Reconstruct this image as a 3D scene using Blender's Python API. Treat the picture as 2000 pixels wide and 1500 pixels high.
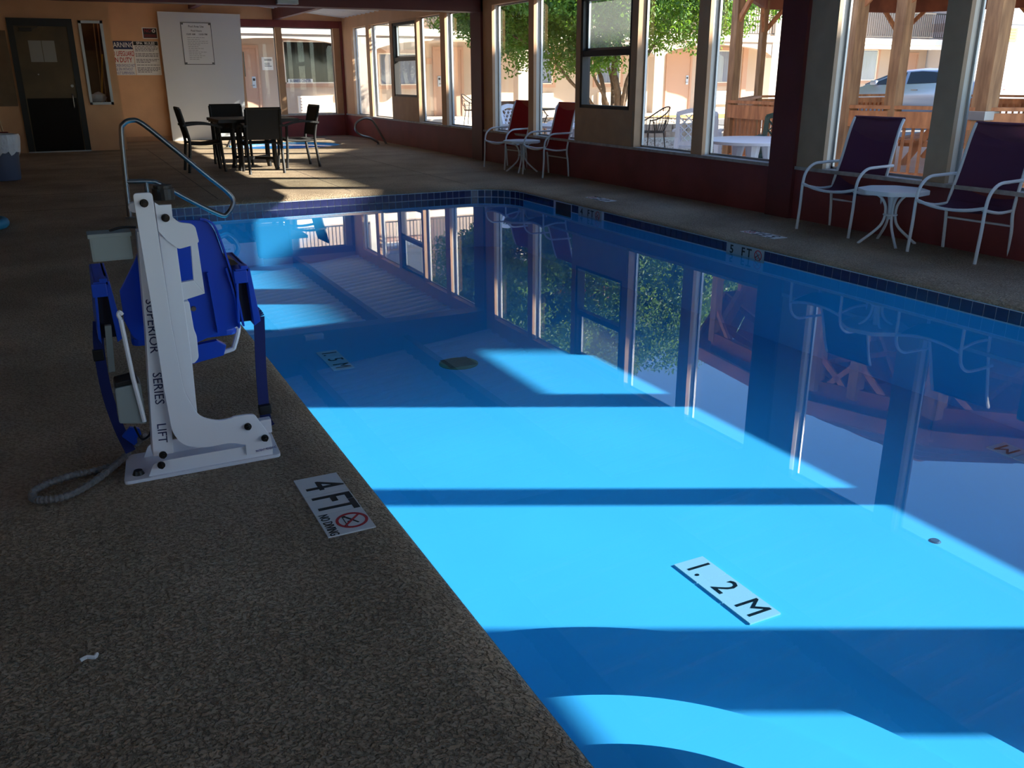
import bpy, bmesh, math, random
import numpy as np
from mathutils import Vector, Matrix
random.seed(7); rng = np.random.default_rng(7)
S = bpy.context.scene; COL = S.collection; PI = math.pi
for o in list(bpy.data.objects): bpy.data.objects.remove(o)

# ------------------------------------------------------------------ camera
cam_d = bpy.data.cameras.new('camera'); cam = bpy.data.objects.new('camera', cam_d); COL.objects.link(cam)
cam_d.sensor_width = 36; cam_d.sensor_fit = 'HORIZONTAL'; cam_d.lens = 36*1723/2000; cam_d.clip_end = 400; cam_d.clip_start = .05
M = Matrix(((0.894, 0.150, -0.422, 0), (-0.447, 0.293, -0.845, 0), (-0.003, 0.944, 0.329, 1.30), (0, 0, 0, 1)))
R3 = M.to_3x3(); R3 = R3.to_quaternion().normalized().to_matrix()
cam.matrix_world = Matrix.Translation((0, 0, 1.30)) @ R3.to_4x4()
S.camera = cam
# ------------------------------------------------------------------ sky and sun
SUN_EL = math.radians(27); SUN_H = Vector((0.8944, -0.4472, 0))
w = bpy.data.worlds.new('sky'); S.world = w; w.use_nodes = True
nt = w.node_tree; bg = nt.nodes['Background']
sky = nt.nodes.new('ShaderNodeTexSky'); sky.sky_type = 'NISHITA'; sky.sun_disc = False
sky.sun_elevation = SUN_EL; sky.sun_rotation = math.atan2(SUN_H.x, SUN_H.y); sky.altitude = 1600; sky.air_density = 1.0; sky.dust_density = .2; sky.ozone_density = 3.0
nt.links.new(sky.outputs[0], bg.inputs[0]); bg.inputs[1].default_value = 0.42
sd = bpy.data.lights.new('sun', 'SUN'); sd.energy = 18.0; sd.angle = math.radians(.53); sd.color = (1, .93, .82)
sun = bpy.data.objects.new('sun', sd); COL.objects.link(sun); sun.location = (30, -15, 30)
sdir = Vector((SUN_H.x*math.cos(SUN_EL), SUN_H.y*math.cos(SUN_EL), math.sin(SUN_EL)))
sun.rotation_euler = sdir.to_track_quat('Z', 'Y').to_euler()
vs = S.view_settings; vs.view_transform = 'Standard'; vs.look = 'None'; vs.gamma = 1; vs.use_curve_mapping = False; vs.exposure = 0.40
cy = S.cycles
cy.use_denoising = True; cy.max_bounces = 10; cy.diffuse_bounces = 8; cy.glossy_bounces = 4; cy.transmission_bounces = 6; cy.transparent_max_bounces = 24
cy.sample_clamp_indirect = 8; cy.caustics_reflective = True; cy.blur_glossy = .6; cy.caustics_refractive = False

# ------------------------------------------------------------------ materials
def lin(c): return tuple(((v/255)/12.92 if v/255 <= .04045 else ((v/255+.055)/1.055)**2.4) for v in c)
MATS = {}
def mat(name, rgb, rough=.6, metal=0., var=0., vs_=6., bump=0., bs=40., spec=.5, stretch=None, rgb2=None, coat=0):
    if name in MATS: return MATS[name]
    m = bpy.data.materials.new(name); m.use_nodes = True; n = m.node_tree.nodes; l = m.node_tree.links
    b = n['Principled BSDF']; c = lin(rgb) + (1,)
    b.inputs['Roughness'].default_value = rough; b.inputs['Metallic'].default_value = metal; b.inputs['Specular IOR Level'].default_value = spec
    b.inputs['Base Color'].default_value = c; b.inputs['Coat Weight'].default_value = coat
    tc = n.new('ShaderNodeTexCoord'); mp = n.new('ShaderNodeMapping'); l.new(tc.outputs['Object'], mp.inputs[0])
    if stretch: mp.inputs['Scale'].default_value = stretch
    if var or rgb2:
        t = n.new('ShaderNodeTexNoise'); t.inputs['Scale'].default_value = vs_; t.inputs['Detail'].default_value = 5; l.new(mp.outputs[0], t.inputs[0])
        r = n.new('ShaderNodeValToRGB'); l.new(t.outputs[0], r.inputs[0])
        c2 = lin(rgb2) if rgb2 else tuple(v*(1-var) for v in c[:3])
        r.color_ramp.elements[0].position = .35; r.color_ramp.elements[1].position = .68
        r.color_ramp.elements[0].color = tuple(c2) + (1,); r.color_ramp.elements[1].color = c
        l.new(r.outputs[0], b.inputs['Base Color'])
    if bump:
        t = n.new('ShaderNodeTexNoise'); t.inputs['Scale'].default_value = bs; t.inputs['Detail'].default_value = 4; l.new(mp.outputs[0], t.inputs[0])
        bp = n.new('ShaderNodeBump'); bp.inputs['Strength'].default_value = 1; bp.inputs['Distance'].default_value = bump
        l.new(t.outputs[0], bp.inputs['Height']); l.new(bp.outputs[0], b.inputs['Normal'])
    MATS[name] = m; return m
def sheet(name, ior, tint, rough=0., haze=0., ripple=0., under=0.):
    """thin transparent sheet: Fresnel reflection on its outer face, clear from behind"""
    m = bpy.data.materials.new(name); m.use_nodes = True; n = m.node_tree.nodes; l = m.node_tree.links
    n.remove(n['Principled BSDF']); out = n['Material Output']
    tr = n.new('ShaderNodeBsdfTransparent'); tr.inputs[0].default_value = tint + (1,)
    gl = n.new('ShaderNodeBsdfGlossy'); gl.inputs['Roughness'].default_value = rough; gl.inputs[0].default_value = (1, 1, 1, 1)
    fr = n.new('ShaderNodeFresnel'); fr.inputs[0].default_value = ior
    ge = n.new('ShaderNodeNewGeometry'); iv = n.new('ShaderNodeMath'); iv.operation = 'SUBTRACT'; iv.inputs[0].default_value = 1; l.new(ge.outputs['Backfacing'], iv.inputs[1])
    mu = n.new('ShaderNodeMath'); mu.operation = 'MULTIPLY'; l.new(fr.outputs[0], mu.inputs[0]); l.new(iv.outputs[0], mu.inputs[1])
    mx = n.new('ShaderNodeMixShader'); src = mu.outputs[0]
    if under:      # the underside of still water throws back about half of the light that comes up at it
        m3 = n.new('ShaderNodeMath'); m3.operation = 'MULTIPLY_ADD'; l.new(ge.outputs['Backfacing'], m3.inputs[0]); m3.inputs[1].default_value = under; l.new(src, m3.inputs[2]); src = m3.outputs[0]
    l.new(src, mx.inputs[0])
    base = tr.outputs[0]
    if haze:
        df = n.new('ShaderNodeBsdfDiffuse'); df.inputs[0].default_value = (.75, .78, .76, 1)
        tl = n.new('ShaderNodeBsdfTranslucent'); tl.inputs[0].default_value = (.75, .78, .76, 1)
        m1 = n.new('ShaderNodeMixShader'); l.new(df.outputs[0], m1.inputs[1]); l.new(tl.outputs[0], m1.inputs[2])
        m2 = n.new('ShaderNodeMixShader'); m2.inputs[0].default_value = haze; l.new(base, m2.inputs[1]); l.new(m1.outputs[0], m2.inputs[2]); base = m2.outputs[0]
    l.new(base, mx.inputs[1]); l.new(gl.outputs[0], mx.inputs[2]); l.new(mx.outputs[0], out.inputs[0])
    if ripple:
        tc = n.new('ShaderNodeTexCoord'); t = n.new('ShaderNodeTexNoise'); t.inputs['Scale'].default_value = 2.5; t.inputs['Detail'].default_value = 1; l.new(tc.outputs['Object'], t.inputs[0])
        bp = n.new('ShaderNodeBump'); bp.inputs['Distance'].default_value = ripple; l.new(t.outputs[0], bp.inputs['Height'])
        l.new(bp.outputs[0], gl.inputs['Normal']); l.new(bp.outputs[0], fr.inputs['Normal'])
    MATS[name] = m; return m

deck_m = mat('deck_concrete', (196, 174, 146), .62, var=.0, rgb2=(158, 138, 114), vs_=1.3, spec=.4)
# knock-down relief of the deck: broad trowel blobs plus fine grit
def deck_relief(m):
    n = m.node_tree.nodes; l = m.node_tree.links; b = n['Principled BSDF']; tc = n.new('ShaderNodeTexCoord')
    a = n.new('ShaderNodeTexNoise'); a.inputs['Scale'].default_value = 78; a.inputs['Detail'].default_value = 3; l.new(tc.outputs['Object'], a.inputs[0])
    rp = n.new('ShaderNodeValToRGB'); rp.color_ramp.elements[0].position = .40; rp.color_ramp.elements[1].position = .54; l.new(a.outputs[0], rp.inputs[0])
    bp = n.new('ShaderNodeBump'); bp.inputs['Distance'].default_value = .014; bp.inputs['Strength'].default_value = 1; l.new(rp.outputs[0], bp.inputs['Height'])
    g = n.new('ShaderNodeTexNoise'); g.inputs['Scale'].default_value = 240; g.inputs['Detail'].default_value = 2; l.new(tc.outputs['Object'], g.inputs[0])
    b2 = n.new('ShaderNodeBump'); b2.inputs['Distance'].default_value = .0015; l.new(g.outputs[0], b2.inputs['Height']); l.new(bp.outputs[0], b2.inputs['Normal'])
    l.new(b2.outputs[0], b.inputs['Normal'])
    # Voronoi pattern darkens the deck colour between cell centres
    v = n.new('ShaderNodeTexVoronoi'); v.inputs['Scale'].default_value = 84; l.new(tc.outputs['Object'], v.inputs['Vector'])
    r2 = n.new('ShaderNodeValToRGB'); r2.color_ramp.elements[0].position = .42; r2.color_ramp.elements[0].color = (1, 1, 1, 1); r2.color_ramp.elements[1].position = .70; r2.color_ramp.elements[1].color = (.5, .47, .44, 1)
    l.new(v.outputs['Distance'], r2.inputs[0]); old = b.inputs['Base Color'].links[0].from_socket
    mm = n.new('ShaderNodeMix'); mm.data_type = 'RGBA'; mm.blend_type = 'MULTIPLY'; mm.inputs['Factor'].default_value = .6; l.new(old, mm.inputs[6]); l.new(r2.outputs[0], mm.inputs[7]); l.new(mm.outputs[2], b.inputs['Base Color'])
deck_relief(deck_m)
maroon = mat('maroon_paint', (136, 62, 62), .55, var=.25, vs_=3, bump=.002, bs=30)
maroon_dk = mat('maroon_beam_paint', (104, 44, 46), .5, var=.2, vs_=3)
tan = mat('tan_paint', (214, 168, 126), .7, var=.12, vs_=2.5, bump=.001, bs=60)
tan_dk = mat('tan_trim_paint', (190, 150, 112), .65, var=.15, vs_=5)
jamb_m = mat('cream_jamb_paint', (232, 222, 206), .6, var=.06)
grey_tan = mat('grey_tan_paint', (176, 150, 122), .65, var=.12)
sill_m = mat('worn_sill_paint', (190, 180, 172), .6, var=.35, vs_=14)
ceil_m = mat('white_metal_ceiling', (238, 238, 236), .45, var=.06, vs_=2)
board_m = mat('white_panel', (205, 210, 212), .55)
plaster = mat('pool_plaster', (100, 204, 240), .7, var=.05, vs_=1.2)
pool_tile = mat('dark_blue_tile', (40, 44, 88), .2, var=.35, vs_=4)
grout = mat('pale_grout', (196, 200, 206), .8)
mark_w = mat('white_marker_tile', (214, 216, 216), .35)
mark_k = mat('black_print', (14, 14, 18), .5)
red_p = mat('red_print', (176, 34, 40), .5)
dkred_p = mat('deep_red_print', (150, 26, 34), .5)
blue_p = mat('blue_print', (44, 62, 140), .5)
navy_p = mat('navy_print', (30, 40, 84), .5)
grey_p = mat('grey_print', (86, 88, 92), .6)
white_s = mat('white_sign_board', (226, 226, 222), .45)
chrome = mat('brushed_steel', (150, 146, 142), .3, metal=1)
dk_steel = mat('dark_steel', (60, 58, 56), .4, metal=.9)
alu = mat('aluminium', (168, 170, 172), .4, metal=.8)
dk_frame = mat('dark_bronze_frame', (58, 56, 54), .5, metal=.3)
black_m = mat('black_paint', (16, 15, 16), .45)
dk_brown = mat('dark_furniture', (24, 23, 23), .5)
dk_sling = mat('dark_sling_fabric', (32, 31, 31), .8, bump=.0006, bs=300)
white_mt = mat('white_powder_coat', (222, 224, 226), .4)
lift_w = mat('white_lift_enamel', (228, 228, 232), .35)
lift_g = mat('grey_lift_plastic', (132, 140, 138), .55)
blue_pl = mat('blue_seat_plastic', (8, 72, 196), .32)
blue_web = mat('blue_webbing', (14, 30, 96), .8)
def sling(name, rgb, amt):
    m = mat(name, rgb, .8, bump=.0006, bs=300); n = m.node_tree.nodes; l = m.node_tree.links
    tl = n.new('ShaderNodeBsdfTranslucent'); tl.inputs[0].default_value = lin(rgb)+(1,); mx = n.new('ShaderNodeMixShader'); mx.inputs[0].default_value = amt
    l.new(n['Principled BSDF'].outputs[0], mx.inputs[1]); l.new(tl.outputs[0], mx.inputs[2]); l.new(mx.outputs[0], n['Material Output'].inputs[0]); return m
red_sl = sling('red_sling_fabric', (172, 44, 50), .45); pur_sl = sling('plum_sling_fabric', (108, 64, 96), .4)
peach = mat('peach_stucco', (192, 174, 157), .8, var=.06, vs_=1.5, bump=.002, bs=50)
peach_t = mat('salmon_trim', (188, 152, 130), .8)
cream = mat('cream_stucco', (246, 236, 220), .8, bump=.002, bs=50)
greyw = mat('pale_grey_stucco', (206, 204, 206), .8, bump=.002, bs=50)
wood = mat('reddish_timber', (222, 150, 98), .7, rgb2=(176, 112, 70), vs_=3, stretch=(4, 4, 1))
wood_p = mat('weathered_post_timber', (188, 142, 98), .75, rgb2=(146, 106, 72), vs_=4, stretch=(5, 5, .7))
wood_d = mat('roof_timber', (176, 104, 70), .75, rgb2=(136, 78, 54), vs_=3)
gravel_m = mat('pale_gravel', (232, 218, 198), .9, rgb2=(186, 168, 148), vs_=14, bump=.03, bs=14)
conc = mat('courtyard_concrete', (228, 218, 204), .85, var=.15, vs_=2)
asphalt = mat('asphalt', (120, 120, 122), .9, var=.2)
stone_m = mat('split_face_block', (204, 176, 152), .9, var=.3, vs_=8, bump=.01, bs=20)
bark = mat('tree_bark', (126, 104, 84), .9, var=.4, vs_=10, bump=.01, bs=25)
iron = mat('wrought_iron', (66, 58, 52), .6, metal=.3)
plast_w = mat('white_resin', (226, 228, 236), .45)
plast_g = mat('dark_green_resin', (46, 70, 62), .5)
curtain_m = mat('pale_blue_curtain', (150, 160, 184), .8, var=.35, vs_=3, stretch=(10, 1, .3))
dark_glass = mat('dark_window_glass', (26, 30, 30), .06, spec=.35)
car_m = mat('silver_car_paint', (178, 182, 196), .3, metal=.5, coat=.6)
tyre_m = mat('tyre_rubber', (22, 22, 23), .8)
tail_m = mat('red_lamp_lens', (170, 20, 34), .2)
yellow_m = mat('yellow_plastic', (236, 190, 40), .5)
ply = mat('pale_plank', (196, 166, 124), .7, var=.2, stretch=(4, 4, .6))
bin_m = mat('blue_grey_bin_plastic', (84, 94, 120), .5)
bag_m = mat('white_bin_liner', (206, 210, 220), .4, bump=.01, bs=18)
cyan_m = mat('blue_pool_foam', (42, 132, 170), .6)
glass = sheet('window_glass', 1.45, (.97, .985, .98))
dusty = sheet('dusty_glass', 1.45, (.90, .94, .92), haze=.07)
water_m = sheet('pool_water', 1.333, (.50, .765, .94), ripple=.00008, under=.45)

# ------------------------------------------------------------------ mesh helpers
class MB:
    def __init__(s): s.v = []; s.f = []
    def add(s, vs, fs):
        k = len(s.v); s.v += [tuple(p) for p in vs]; s.f += [tuple(i+k for i in f) for f in fs]; return s
    def box(s, a, b, rot=None, piv=None):
        x0, y0, z0 = a; x1, y1, z1 = b
        vs = [Vector(p) for p in ((x0,y0,z0),(x1,y0,z0),(x1,y1,z0),(x0,y1,z0),(x0,y0,z1),(x1,y0,z1),(x1,y1,z1),(x0,y1,z1))]
        if rot is not None:
            pv = Vector(piv) if piv is not None else (vs[0]+vs[6])/2
            vs = [pv + rot @ (p-pv) for p in vs]
        return s.add(vs, [(0,3,2,1),(4,5,6,7),(0,1,5,4),(1,2,6,5),(2,3,7,6),(3,0,4,7)])
    def bar(s, p, q, wd, ht, up=(0,0,1)):
        p, q = Vector(p), Vector(q); d = (q-p).normalized(); u = Vector(up)
        if abs(d.dot(u)) > .98: u = Vector((1,0,0))
        r = d.cross(u).normalized(); u = r.cross(d)
        vs = [c + r*(a*wd/2) + u*(b*ht/2) for c in (p, q) for a, b in ((-1,-1),(1,-1),(1,1),(-1,1))]
        return s.add(vs, [(0,1,2,3),(7,6,5,4),(0,4,5,1),(1,5,6,2),(2,6,7,3),(3,7,4,0)])
    def tube(s, pts, r, n=8, closed=False, r2=None):
        pts = [Vector(p) for p in pts]; N = len(pts); rs = r if isinstance(r, (list, tuple)) else [r]*N
        T = []
        for i in range(N):
            a = pts[(i-1) % N] if (closed or i > 0) else pts[i]; b = pts[(i+1) % N] if (closed or i < N-1) else pts[i]
            T.append((b-a).normalized())
        u = Vector((0,0,1)) if abs(T[0].z) < .9 else Vector((1,0,0)); u = (u - T[0]*u.dot(T[0])).normalized()
        vs = []; fs = []
        for i in range(N):
            u = u - T[i]*u.dot(T[i]); u.normalize(); b = T[i].cross(u)
            vs += [pts[i] + (u*math.cos(2*PI*k/n) + b*math.sin(2*PI*k/n))*rs[i] for k in range(n)]
        for i in range(N if closed else N-1):
            j = (i+1) % N
            fs += [(i*n+k, i*n+(k+1) % n, j*n+(k+1) % n, j*n+k) for k in range(n)]
        if not closed: fs += [tuple(range(n-1, -1, -1)), tuple(range((N-1)*n, N*n))]
        return s.add(vs, fs)
    def cyl(s, p, q, r, n=12, r2=None): return s.tube([p, q], [r, r2 if r2 is not None else r], n)
    def lathe(s, prof, n=24, c=(0,0,0), ang=2*PI):
        vs = []; fs = []; m = len(prof)
        for k in range(n):
            a = ang*k/n; vs += [(c[0]+r*math.cos(a), c[1]+r*math.sin(a), c[2]+z) for r, z in prof]
        for k in range(n):
            j = (k+1) % n; fs += [(k*m+i, j*m+i, j*m+i+1, k*m+i+1) for i in range(m-1)]
        return s.add(vs, fs)
    def prism(s, poly, h0, h1, axis='z'):
        n = len(poly)
        def P(a, b, h): return {'z': (a, b, h), 'y': (a, h, b), 'x': (h, a, b)}[axis]
        vs = [P(a, b, h0) for a, b in poly] + [P(a, b, h1) for a, b in poly]
        return s.add(vs, [tuple(range(n-1, -1, -1)), tuple(range(n, 2*n))] + [(i, (i+1) % n, (i+1) % n+n, i+n) for i in range(n)])
    def mesh(s, name, m, smooth=False, bevel=0, fix=True):
        me = bpy.data.meshes.new(name); me.from_pydata(s.v, [], s.f); me.materials.append(m)
        if fix or bevel:
            bm = bmesh.new(); bm.from_mesh(me)
            if bevel: 
                bm.normal_update()
                bmesh.ops.bevel(bm, geom=[e for e in bm.edges if len(e.link_faces) == 2 and e.calc_face_angle(0) > .5], offset=bevel, segments=2, affect='EDGES', profile=.7)
            bmesh.ops.recalc_face_normals(bm, faces=bm.faces); bm.to_mesh(me); bm.free()
        if smooth:
            me.polygons.foreach_set('use_smooth', [True]*len(me.polygons))
            if hasattr(me, 'set_sharp_from_angle'): me.set_sharp_from_angle(angle=.7)
        return me
    def build(s, name, m, parent=None, smooth=False, bevel=0, loc=None, rotz=0):
        return place(name, s.mesh(name, m, smooth, bevel), parent, loc, rotz)
def place(name, me, parent=None, loc=None, rotz=0, mtx=None):
    o = bpy.data.objects.new(name, me); COL.objects.link(o)
    if mtx is not None: o.matrix_local = mtx
    else:
        if loc is not None: o.location = loc
        o.rotation_euler.z = rotz
    if parent: o.parent = parent
    return o
def tag(o, label, cat, group=None, kind=None):
    o['label'] = label; o['category'] = cat
    if group: o['group'] = group
    if kind: o['kind'] = kind
    return o
def thing(name, label, cat, loc=(0,0,0), rotz=0, group=None):
    return tag(place(name, None, None, loc, rotz), label, cat, group)
def struct(name, loc=(0,0,0)):
    o = place(name, None, None, loc); o['kind'] = 'structure'; return o
def st(o): o['kind'] = 'structure'; return o
def kids(o): return [c for c in bpy.data.objects if c.parent == o]
def dup(root, loc, rotz, label=None):
    def cp(o, par):
        c = o.copy(); COL.objects.link(c); c.parent = par
        for k in kids(o): cp(k, c)
        return c
    r = cp(root, None); r.location = loc; r.rotation_euler = (0, 0, rotz)
    if label: r['label'] = label
    return r
def cr(pts, n=6, closed=False):
    """Catmull-Rom smoothing"""
    P = [Vector(p) for p in pts]; N = len(P); out = []
    for i in range(N if closed else N-1):
        if closed: a, b, c, d = P[i-1], P[i], P[(i+1) % N], P[(i+2) % N]
        else: a, b, c, d = P[max(i-1, 0)], P[i], P[i+1], P[min(i+2, N-1)]
        for k in range(n):
            t = k/n; out.append(.5*((2*b)+(c-a)*t+(2*a-5*b+4*c-d)*t*t+(3*b-a-3*c+d)*t**3))
    if not closed: out.append(P[-1])
    return out
def rpoly(pts, r, n=4):
    """round the corners of a 2-D polygon"""
    out = []; N = len(pts)
    for i in range(N):
        p = Vector(pts[i]); a = Vector(pts[i-1]); b = Vector(pts[(i+1) % N])
        rr = r[i] if isinstance(r, (list, tuple)) else r
        if rr <= 0: out.append(tuple(p)); continue
        da, db = (a-p), (b-p); k = min(rr, da.length*.45, db.length*.45); s0 = p+da.normalized()*k; s1 = p+db.normalized()*k
        for j in range(n+1):
            t = j/n; out.append(tuple(s0*(1-t)**2 + p*2*t*(1-t) + s1*t*t))
    return out
def arc(cx, cy, r, a0, a1, n): return [(cx+r*math.cos(a0+(a1-a0)*i/n), cy+r*math.sin(a0+(a1-a0)*i/n)) for i in range(n+1)]
TXT = {}
def text(body, size, m, parent, mtx, name='lettering', align='CENTER', ext=.0008, sx=1., bold=0.):
    key = (body, size, m.name, align, ext, bold)
    if key not in TXT:
        c = bpy.data.curves.new('t', 'FONT'); c.body = body; c.size = size; c.align_x = align; c.align_y = 'CENTER'; c.extrude = ext; c.offset = bold; c.resolution_u = 2
        t = bpy.data.objects.new('t', c); COL.objects.link(t); bpy.context.view_layer.update()
        me = bpy.data.meshes.new_from_object(t.evaluated_get(bpy.context.evaluated_depsgraph_get())); me.materials.clear(); me.materials.append(m)
        bpy.data.objects.remove(t); bpy.data.curves.remove(c); TXT[key] = me
    return place(name, TXT[key], parent, mtx=mtx @ Matrix.Diagonal((sx, 1, 1, 1)))
RX = Matrix.Rotation(PI/2, 4, 'X'); TR = Matrix.Translation
def RZ(a): return Matrix.Rotation(a, 4, 'Z')
# ------------------------------------------------------------------ room shell
W = 6.25; FY = 21.2; SZ = .49; HZ = 2.33; ZW = -.14; PF = -.77
def cz(x): return 2.55 + (W-x)*.1
PX0, PX1, PY0, PY1 = .80, 5.06, .35, 10.35; SY = 1.0
def outline(d, seg=8):
    r = [.15, .15, .55, .15]; c = [(PX0, PY0), (PX1, PY0), (PX1, PY1), (PX0, PY1)]; sx = [1, -1, -1, 1]; sy = [1, 1, -1, -1]; a0 = [PI, 1.5*PI, 0, .5*PI]; out = []
    for i in range(4):
        cx, cyy = c[i][0]+sx[i]*r[i], c[i][1]+sy[i]*r[i]
        out += [(cx+(r[i]+d)*math.cos(a0[i]+.5*PI*k/seg), cyy+(r[i]+d)*math.sin(a0[i]+.5*PI*k/seg)) for k in range(seg+1)]
    return out
SPX, SPY, SPR = 4.2, 18.9, 1.15
def spa_ring(r, n=40): return arc(SPX, SPY, r, 0, 2*PI*(n-1)/n, n-1)
def deck():
    bm = bmesh.new()
    def loop(pts):
        vs = [bm.verts.new((x, y, 0)) for x, y in pts]
        return [bm.edges.new((vs[i], vs[(i+1) % len(vs)])) for i in range(len(vs))]
    ed = loop([(-3, -4), (6.3, -4), (6.3, 21.3), (-3, 21.3)]) + loop(outline(.15)) + loop(spa_ring(SPR+.12))
    bmesh.ops.triangle_fill(bm, use_beauty=True, use_dissolve=False, edges=ed)
    for f in bm.faces:
        if f.normal.z < 0: f.normal_flip()
    me = bpy.data.meshes.new('floor'); bm.to_mesh(me); bm.free(); me.materials.append(deck_m)
    return st(place('floor', me))
floor = deck()
def lip(name, rings, m, par):
    b = MB(); n = len(rings[0][0])
    for pts, z in rings: b.v += [(x, y, z) for x, y in pts]
    for k in range(len(rings)-1): b.f += [(k*n+i, k*n+(i+1) % n, (k+1)*n+(i+1) % n, (k+1)*n+i) for i in range(n)]
    return b.build(name, m, par, smooth=True)
lip('coping', [(outline(.15), 0), (outline(.11), -.004), (outline(.07), -.011), (outline(.035), -.02), (outline(.014), -.03), (outline(.004), -.04), (outline(.004), -.055), (outline(.03), -.058)], deck_m, floor)
lip('spa_coping', [(spa_ring(SPR+.12), 0), (spa_ring(SPR+.05), -.005), (spa_ring(SPR), -.03), (spa_ring(SPR), -.06)], deck_m, floor)
jm = mat('joint_dark', (92, 82, 74), .9)  # control joints are thin dark strips laid on the deck
for a, b in (((3.1, 10.55), (3.1, 17.6)), ((4.62, 10.55), (4.62, 17.7)), ((1.55, 10.55), (1.55, 18.9)), ((-3, 11.9), (6.2, 11.9)), ((-3, 15.2), (6.2, 15.2)), ((-3, 10.45), (.62, 10.45))):
    MB().bar((*a, .0004), (*b, .0004), .012, .0012).build('control_joint', jm, floor)

# ------------------------------------------------------------------ swimming pool
pool = tag(place('swimming_pool', None), 'long indoor swimming pool with bright blue plaster and dark tile band', 'pool')
o0 = outline(0); n0 = len(o0); b = MB(); b.v = [(x, y, -.05) for x, y in o0] + [(x, y, PF) for x, y in o0]
b.f = [(i, (i+1) % n0, n0+(i+1) % n0, n0+i) for i in range(n0)] + [tuple(range(n0, 2*n0))]
b.build('basin', plaster, pool)
for r, z in ((1.63, -.69), (1.30, -.6), (1.0, -.5), (.63, -.36)):
    MB().prism([(PX0, SY-.65)] + [(PX0+r, SY-.65)] + arc(PX0, SY, r, 0, PI/2, 36), PF-.02, z).build('step', plaster, pool, bevel=0)
ow = outline(-.001); wb = MB(); wb.v = [(x, y, ZW) for x, y in ow]; wb.f = [tuple(range(len(ow)))]
wo = wb.build('water', water_m, pool); 
# grout band + single glazed tiles around the water line
lip('grout_band', [(outline(-.001), -.052), (outline(-.001), -.145)], grout, pool)
TS, TG = .078, .006
tile_me = MB().box((-TS/2, -.001, -TS/2), (TS/2, .006, TS/2)).mesh('tile', pool_tile)
def runs():
    """tile centres along far wall, rounded corner and window-side wall: (x, y, inward normal angle)"""
    out = []; x = PX0+.06
    while x < PX1-.55: out.append((x, PY1, -PI/2)); x += TS+TG
    nseg = int(.55*PI/2/(TS+TG))
    for k in range(nseg): a = PI/2*(1-(k+.5)/nseg); out.append((PX1-.55+.55*math.cos(a), PY1-.55+.55*math.sin(a), a+PI))
    y = PY1-.6
    while y > PY0+.1: out.append((PX1, y, PI)); y -= TS+TG
    return out
SK = ((8.62, 9.0), (7.98, 8.48), (5.49, 5.96)); low = MB(); cnt = 0
for x, y, a in runs():
    mt = TR((x, y, -.056-TS/2)) @ RZ(a-PI/2)
    if x == PX1 and any(q0 < y < q1 for q0, q1 in SK): continue
    place('tile', tile_me, pool, mtx=mt)
    if x == PX1: continue
    m2 = TR((x, y, -.062-TS*1.5)) @ RZ(a-PI/2); low.add([m2 @ v.co for v in tile_me.vertices], [tuple(p.vertices) for p in tile_me.polygons])
y = PY0+.1
while y < PY1-.1:
    for zz in (-.056-TS/2, -.062-TS*1.5):
        m2 = TR((PX0, y, zz)) @ RZ(-PI/2); low.add([m2 @ v.co for v in tile_me.vertices], [tuple(p.vertices) for p in tile_me.polygons])
    y += TS+TG
low.build('tile_band', pool_tile, pool)['kind'] = 'stuff'
# wall depth markers in the tile band, skimmer mouth, floor drain
def emblem(parent, mtx, r, name='no_diving_emblem'):
    b = MB(); ro, ri = r, r*.82; n = 28
    b.v = [(q*math.cos(2*PI*k/n), q*math.sin(2*PI*k/n), h) for k in range(n) for q, h in ((ro, 0), (ro, .001), (ri, .001), (ri, 0))]
    b.f = [(4*k+i, 4*((k+1) % n)+i, 4*((k+1) % n)+(i+1) % 4, 4*k+(i+1) % 4) for k in range(n) for i in range(4)]
    b.bar((-r*.62, r*.62, .001), (r*.62, -r*.62, .001), r*.14, .0012)
    place(name, b.mesh(name, red_p), parent, mtx=mtx)
    d = MB(); d.bar((-r*.5, -r*.25, .0005), (0, r*.05, .0005), r*.13, .001); d.bar((0, r*.05, .0005), (r*.45, r*.3, .0005), r*.1, .001); d.bar((0, r*.05, .0005), (r*.1, -r*.3, .0005), r*.08, .001)
    d.bar((-r*.75, -r*.45, .0005), (r*.7, -r*.45, .0005), r*.05, .001); d.cyl((-r*.6, -r*.32, 0), (-r*.6, -r*.32, .001), r*.1, 10)
    place('diver_pictogram', d.mesh('diver', mark_k), parent, mtx=mtx)
for y0, num in ((8.23, '4'), (5.725, '5')):
    pl = place('depth_marker', MB().box((-.0085, -.235, -.052), (.001, .235, .052)).mesh('mk', mat('dull_marker_tile', (158, 164, 160), .4)), pool, mtx=TR((PX1, y0, -.105)))
    base = TR((-.0092, 0, 0)) @ RZ(-PI/2) @ RX
    text(num, .1, mark_k, pl, base @ TR((-.165, 0, 0)), bold=.002); text('F', .1, mark_k, pl, base @ TR((-.02, 0, 0)), bold=.002); text('T', .1, mark_k, pl, base @ TR((.055, 0, 0)), bold=.002)
    emblem(pl, base @ TR((.165, 0, 0)), .045)
MB().box((PX1-.006, 8.64, -.2), (PX1+.1, 8.98, -.062)).build('skimmer_mouth', black_m, pool)
pl = MB().lathe([(0, .012), (.12, .012), (.15, .004), (.15, 0)], 24).build('drain_cover', mat('greenish_drain_cover', (92, 150, 120), .6), pool, loc=(2.50, 5.92, PF))
for k in range(-5, 6): MB().box((-.11, k*.02-.004, .012), (.11, k*.02+.004, .0135)).build('slot', mat('drain_slot', (30, 60, 60), .7), pl)
MB().lathe([(0, .006), (.02, .006), (.028, 0)], 16).build('floor_return', mat('grey_fitting', (40, 70, 90), .6), pool, loc=(3.42, 2.40, PF))
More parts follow.
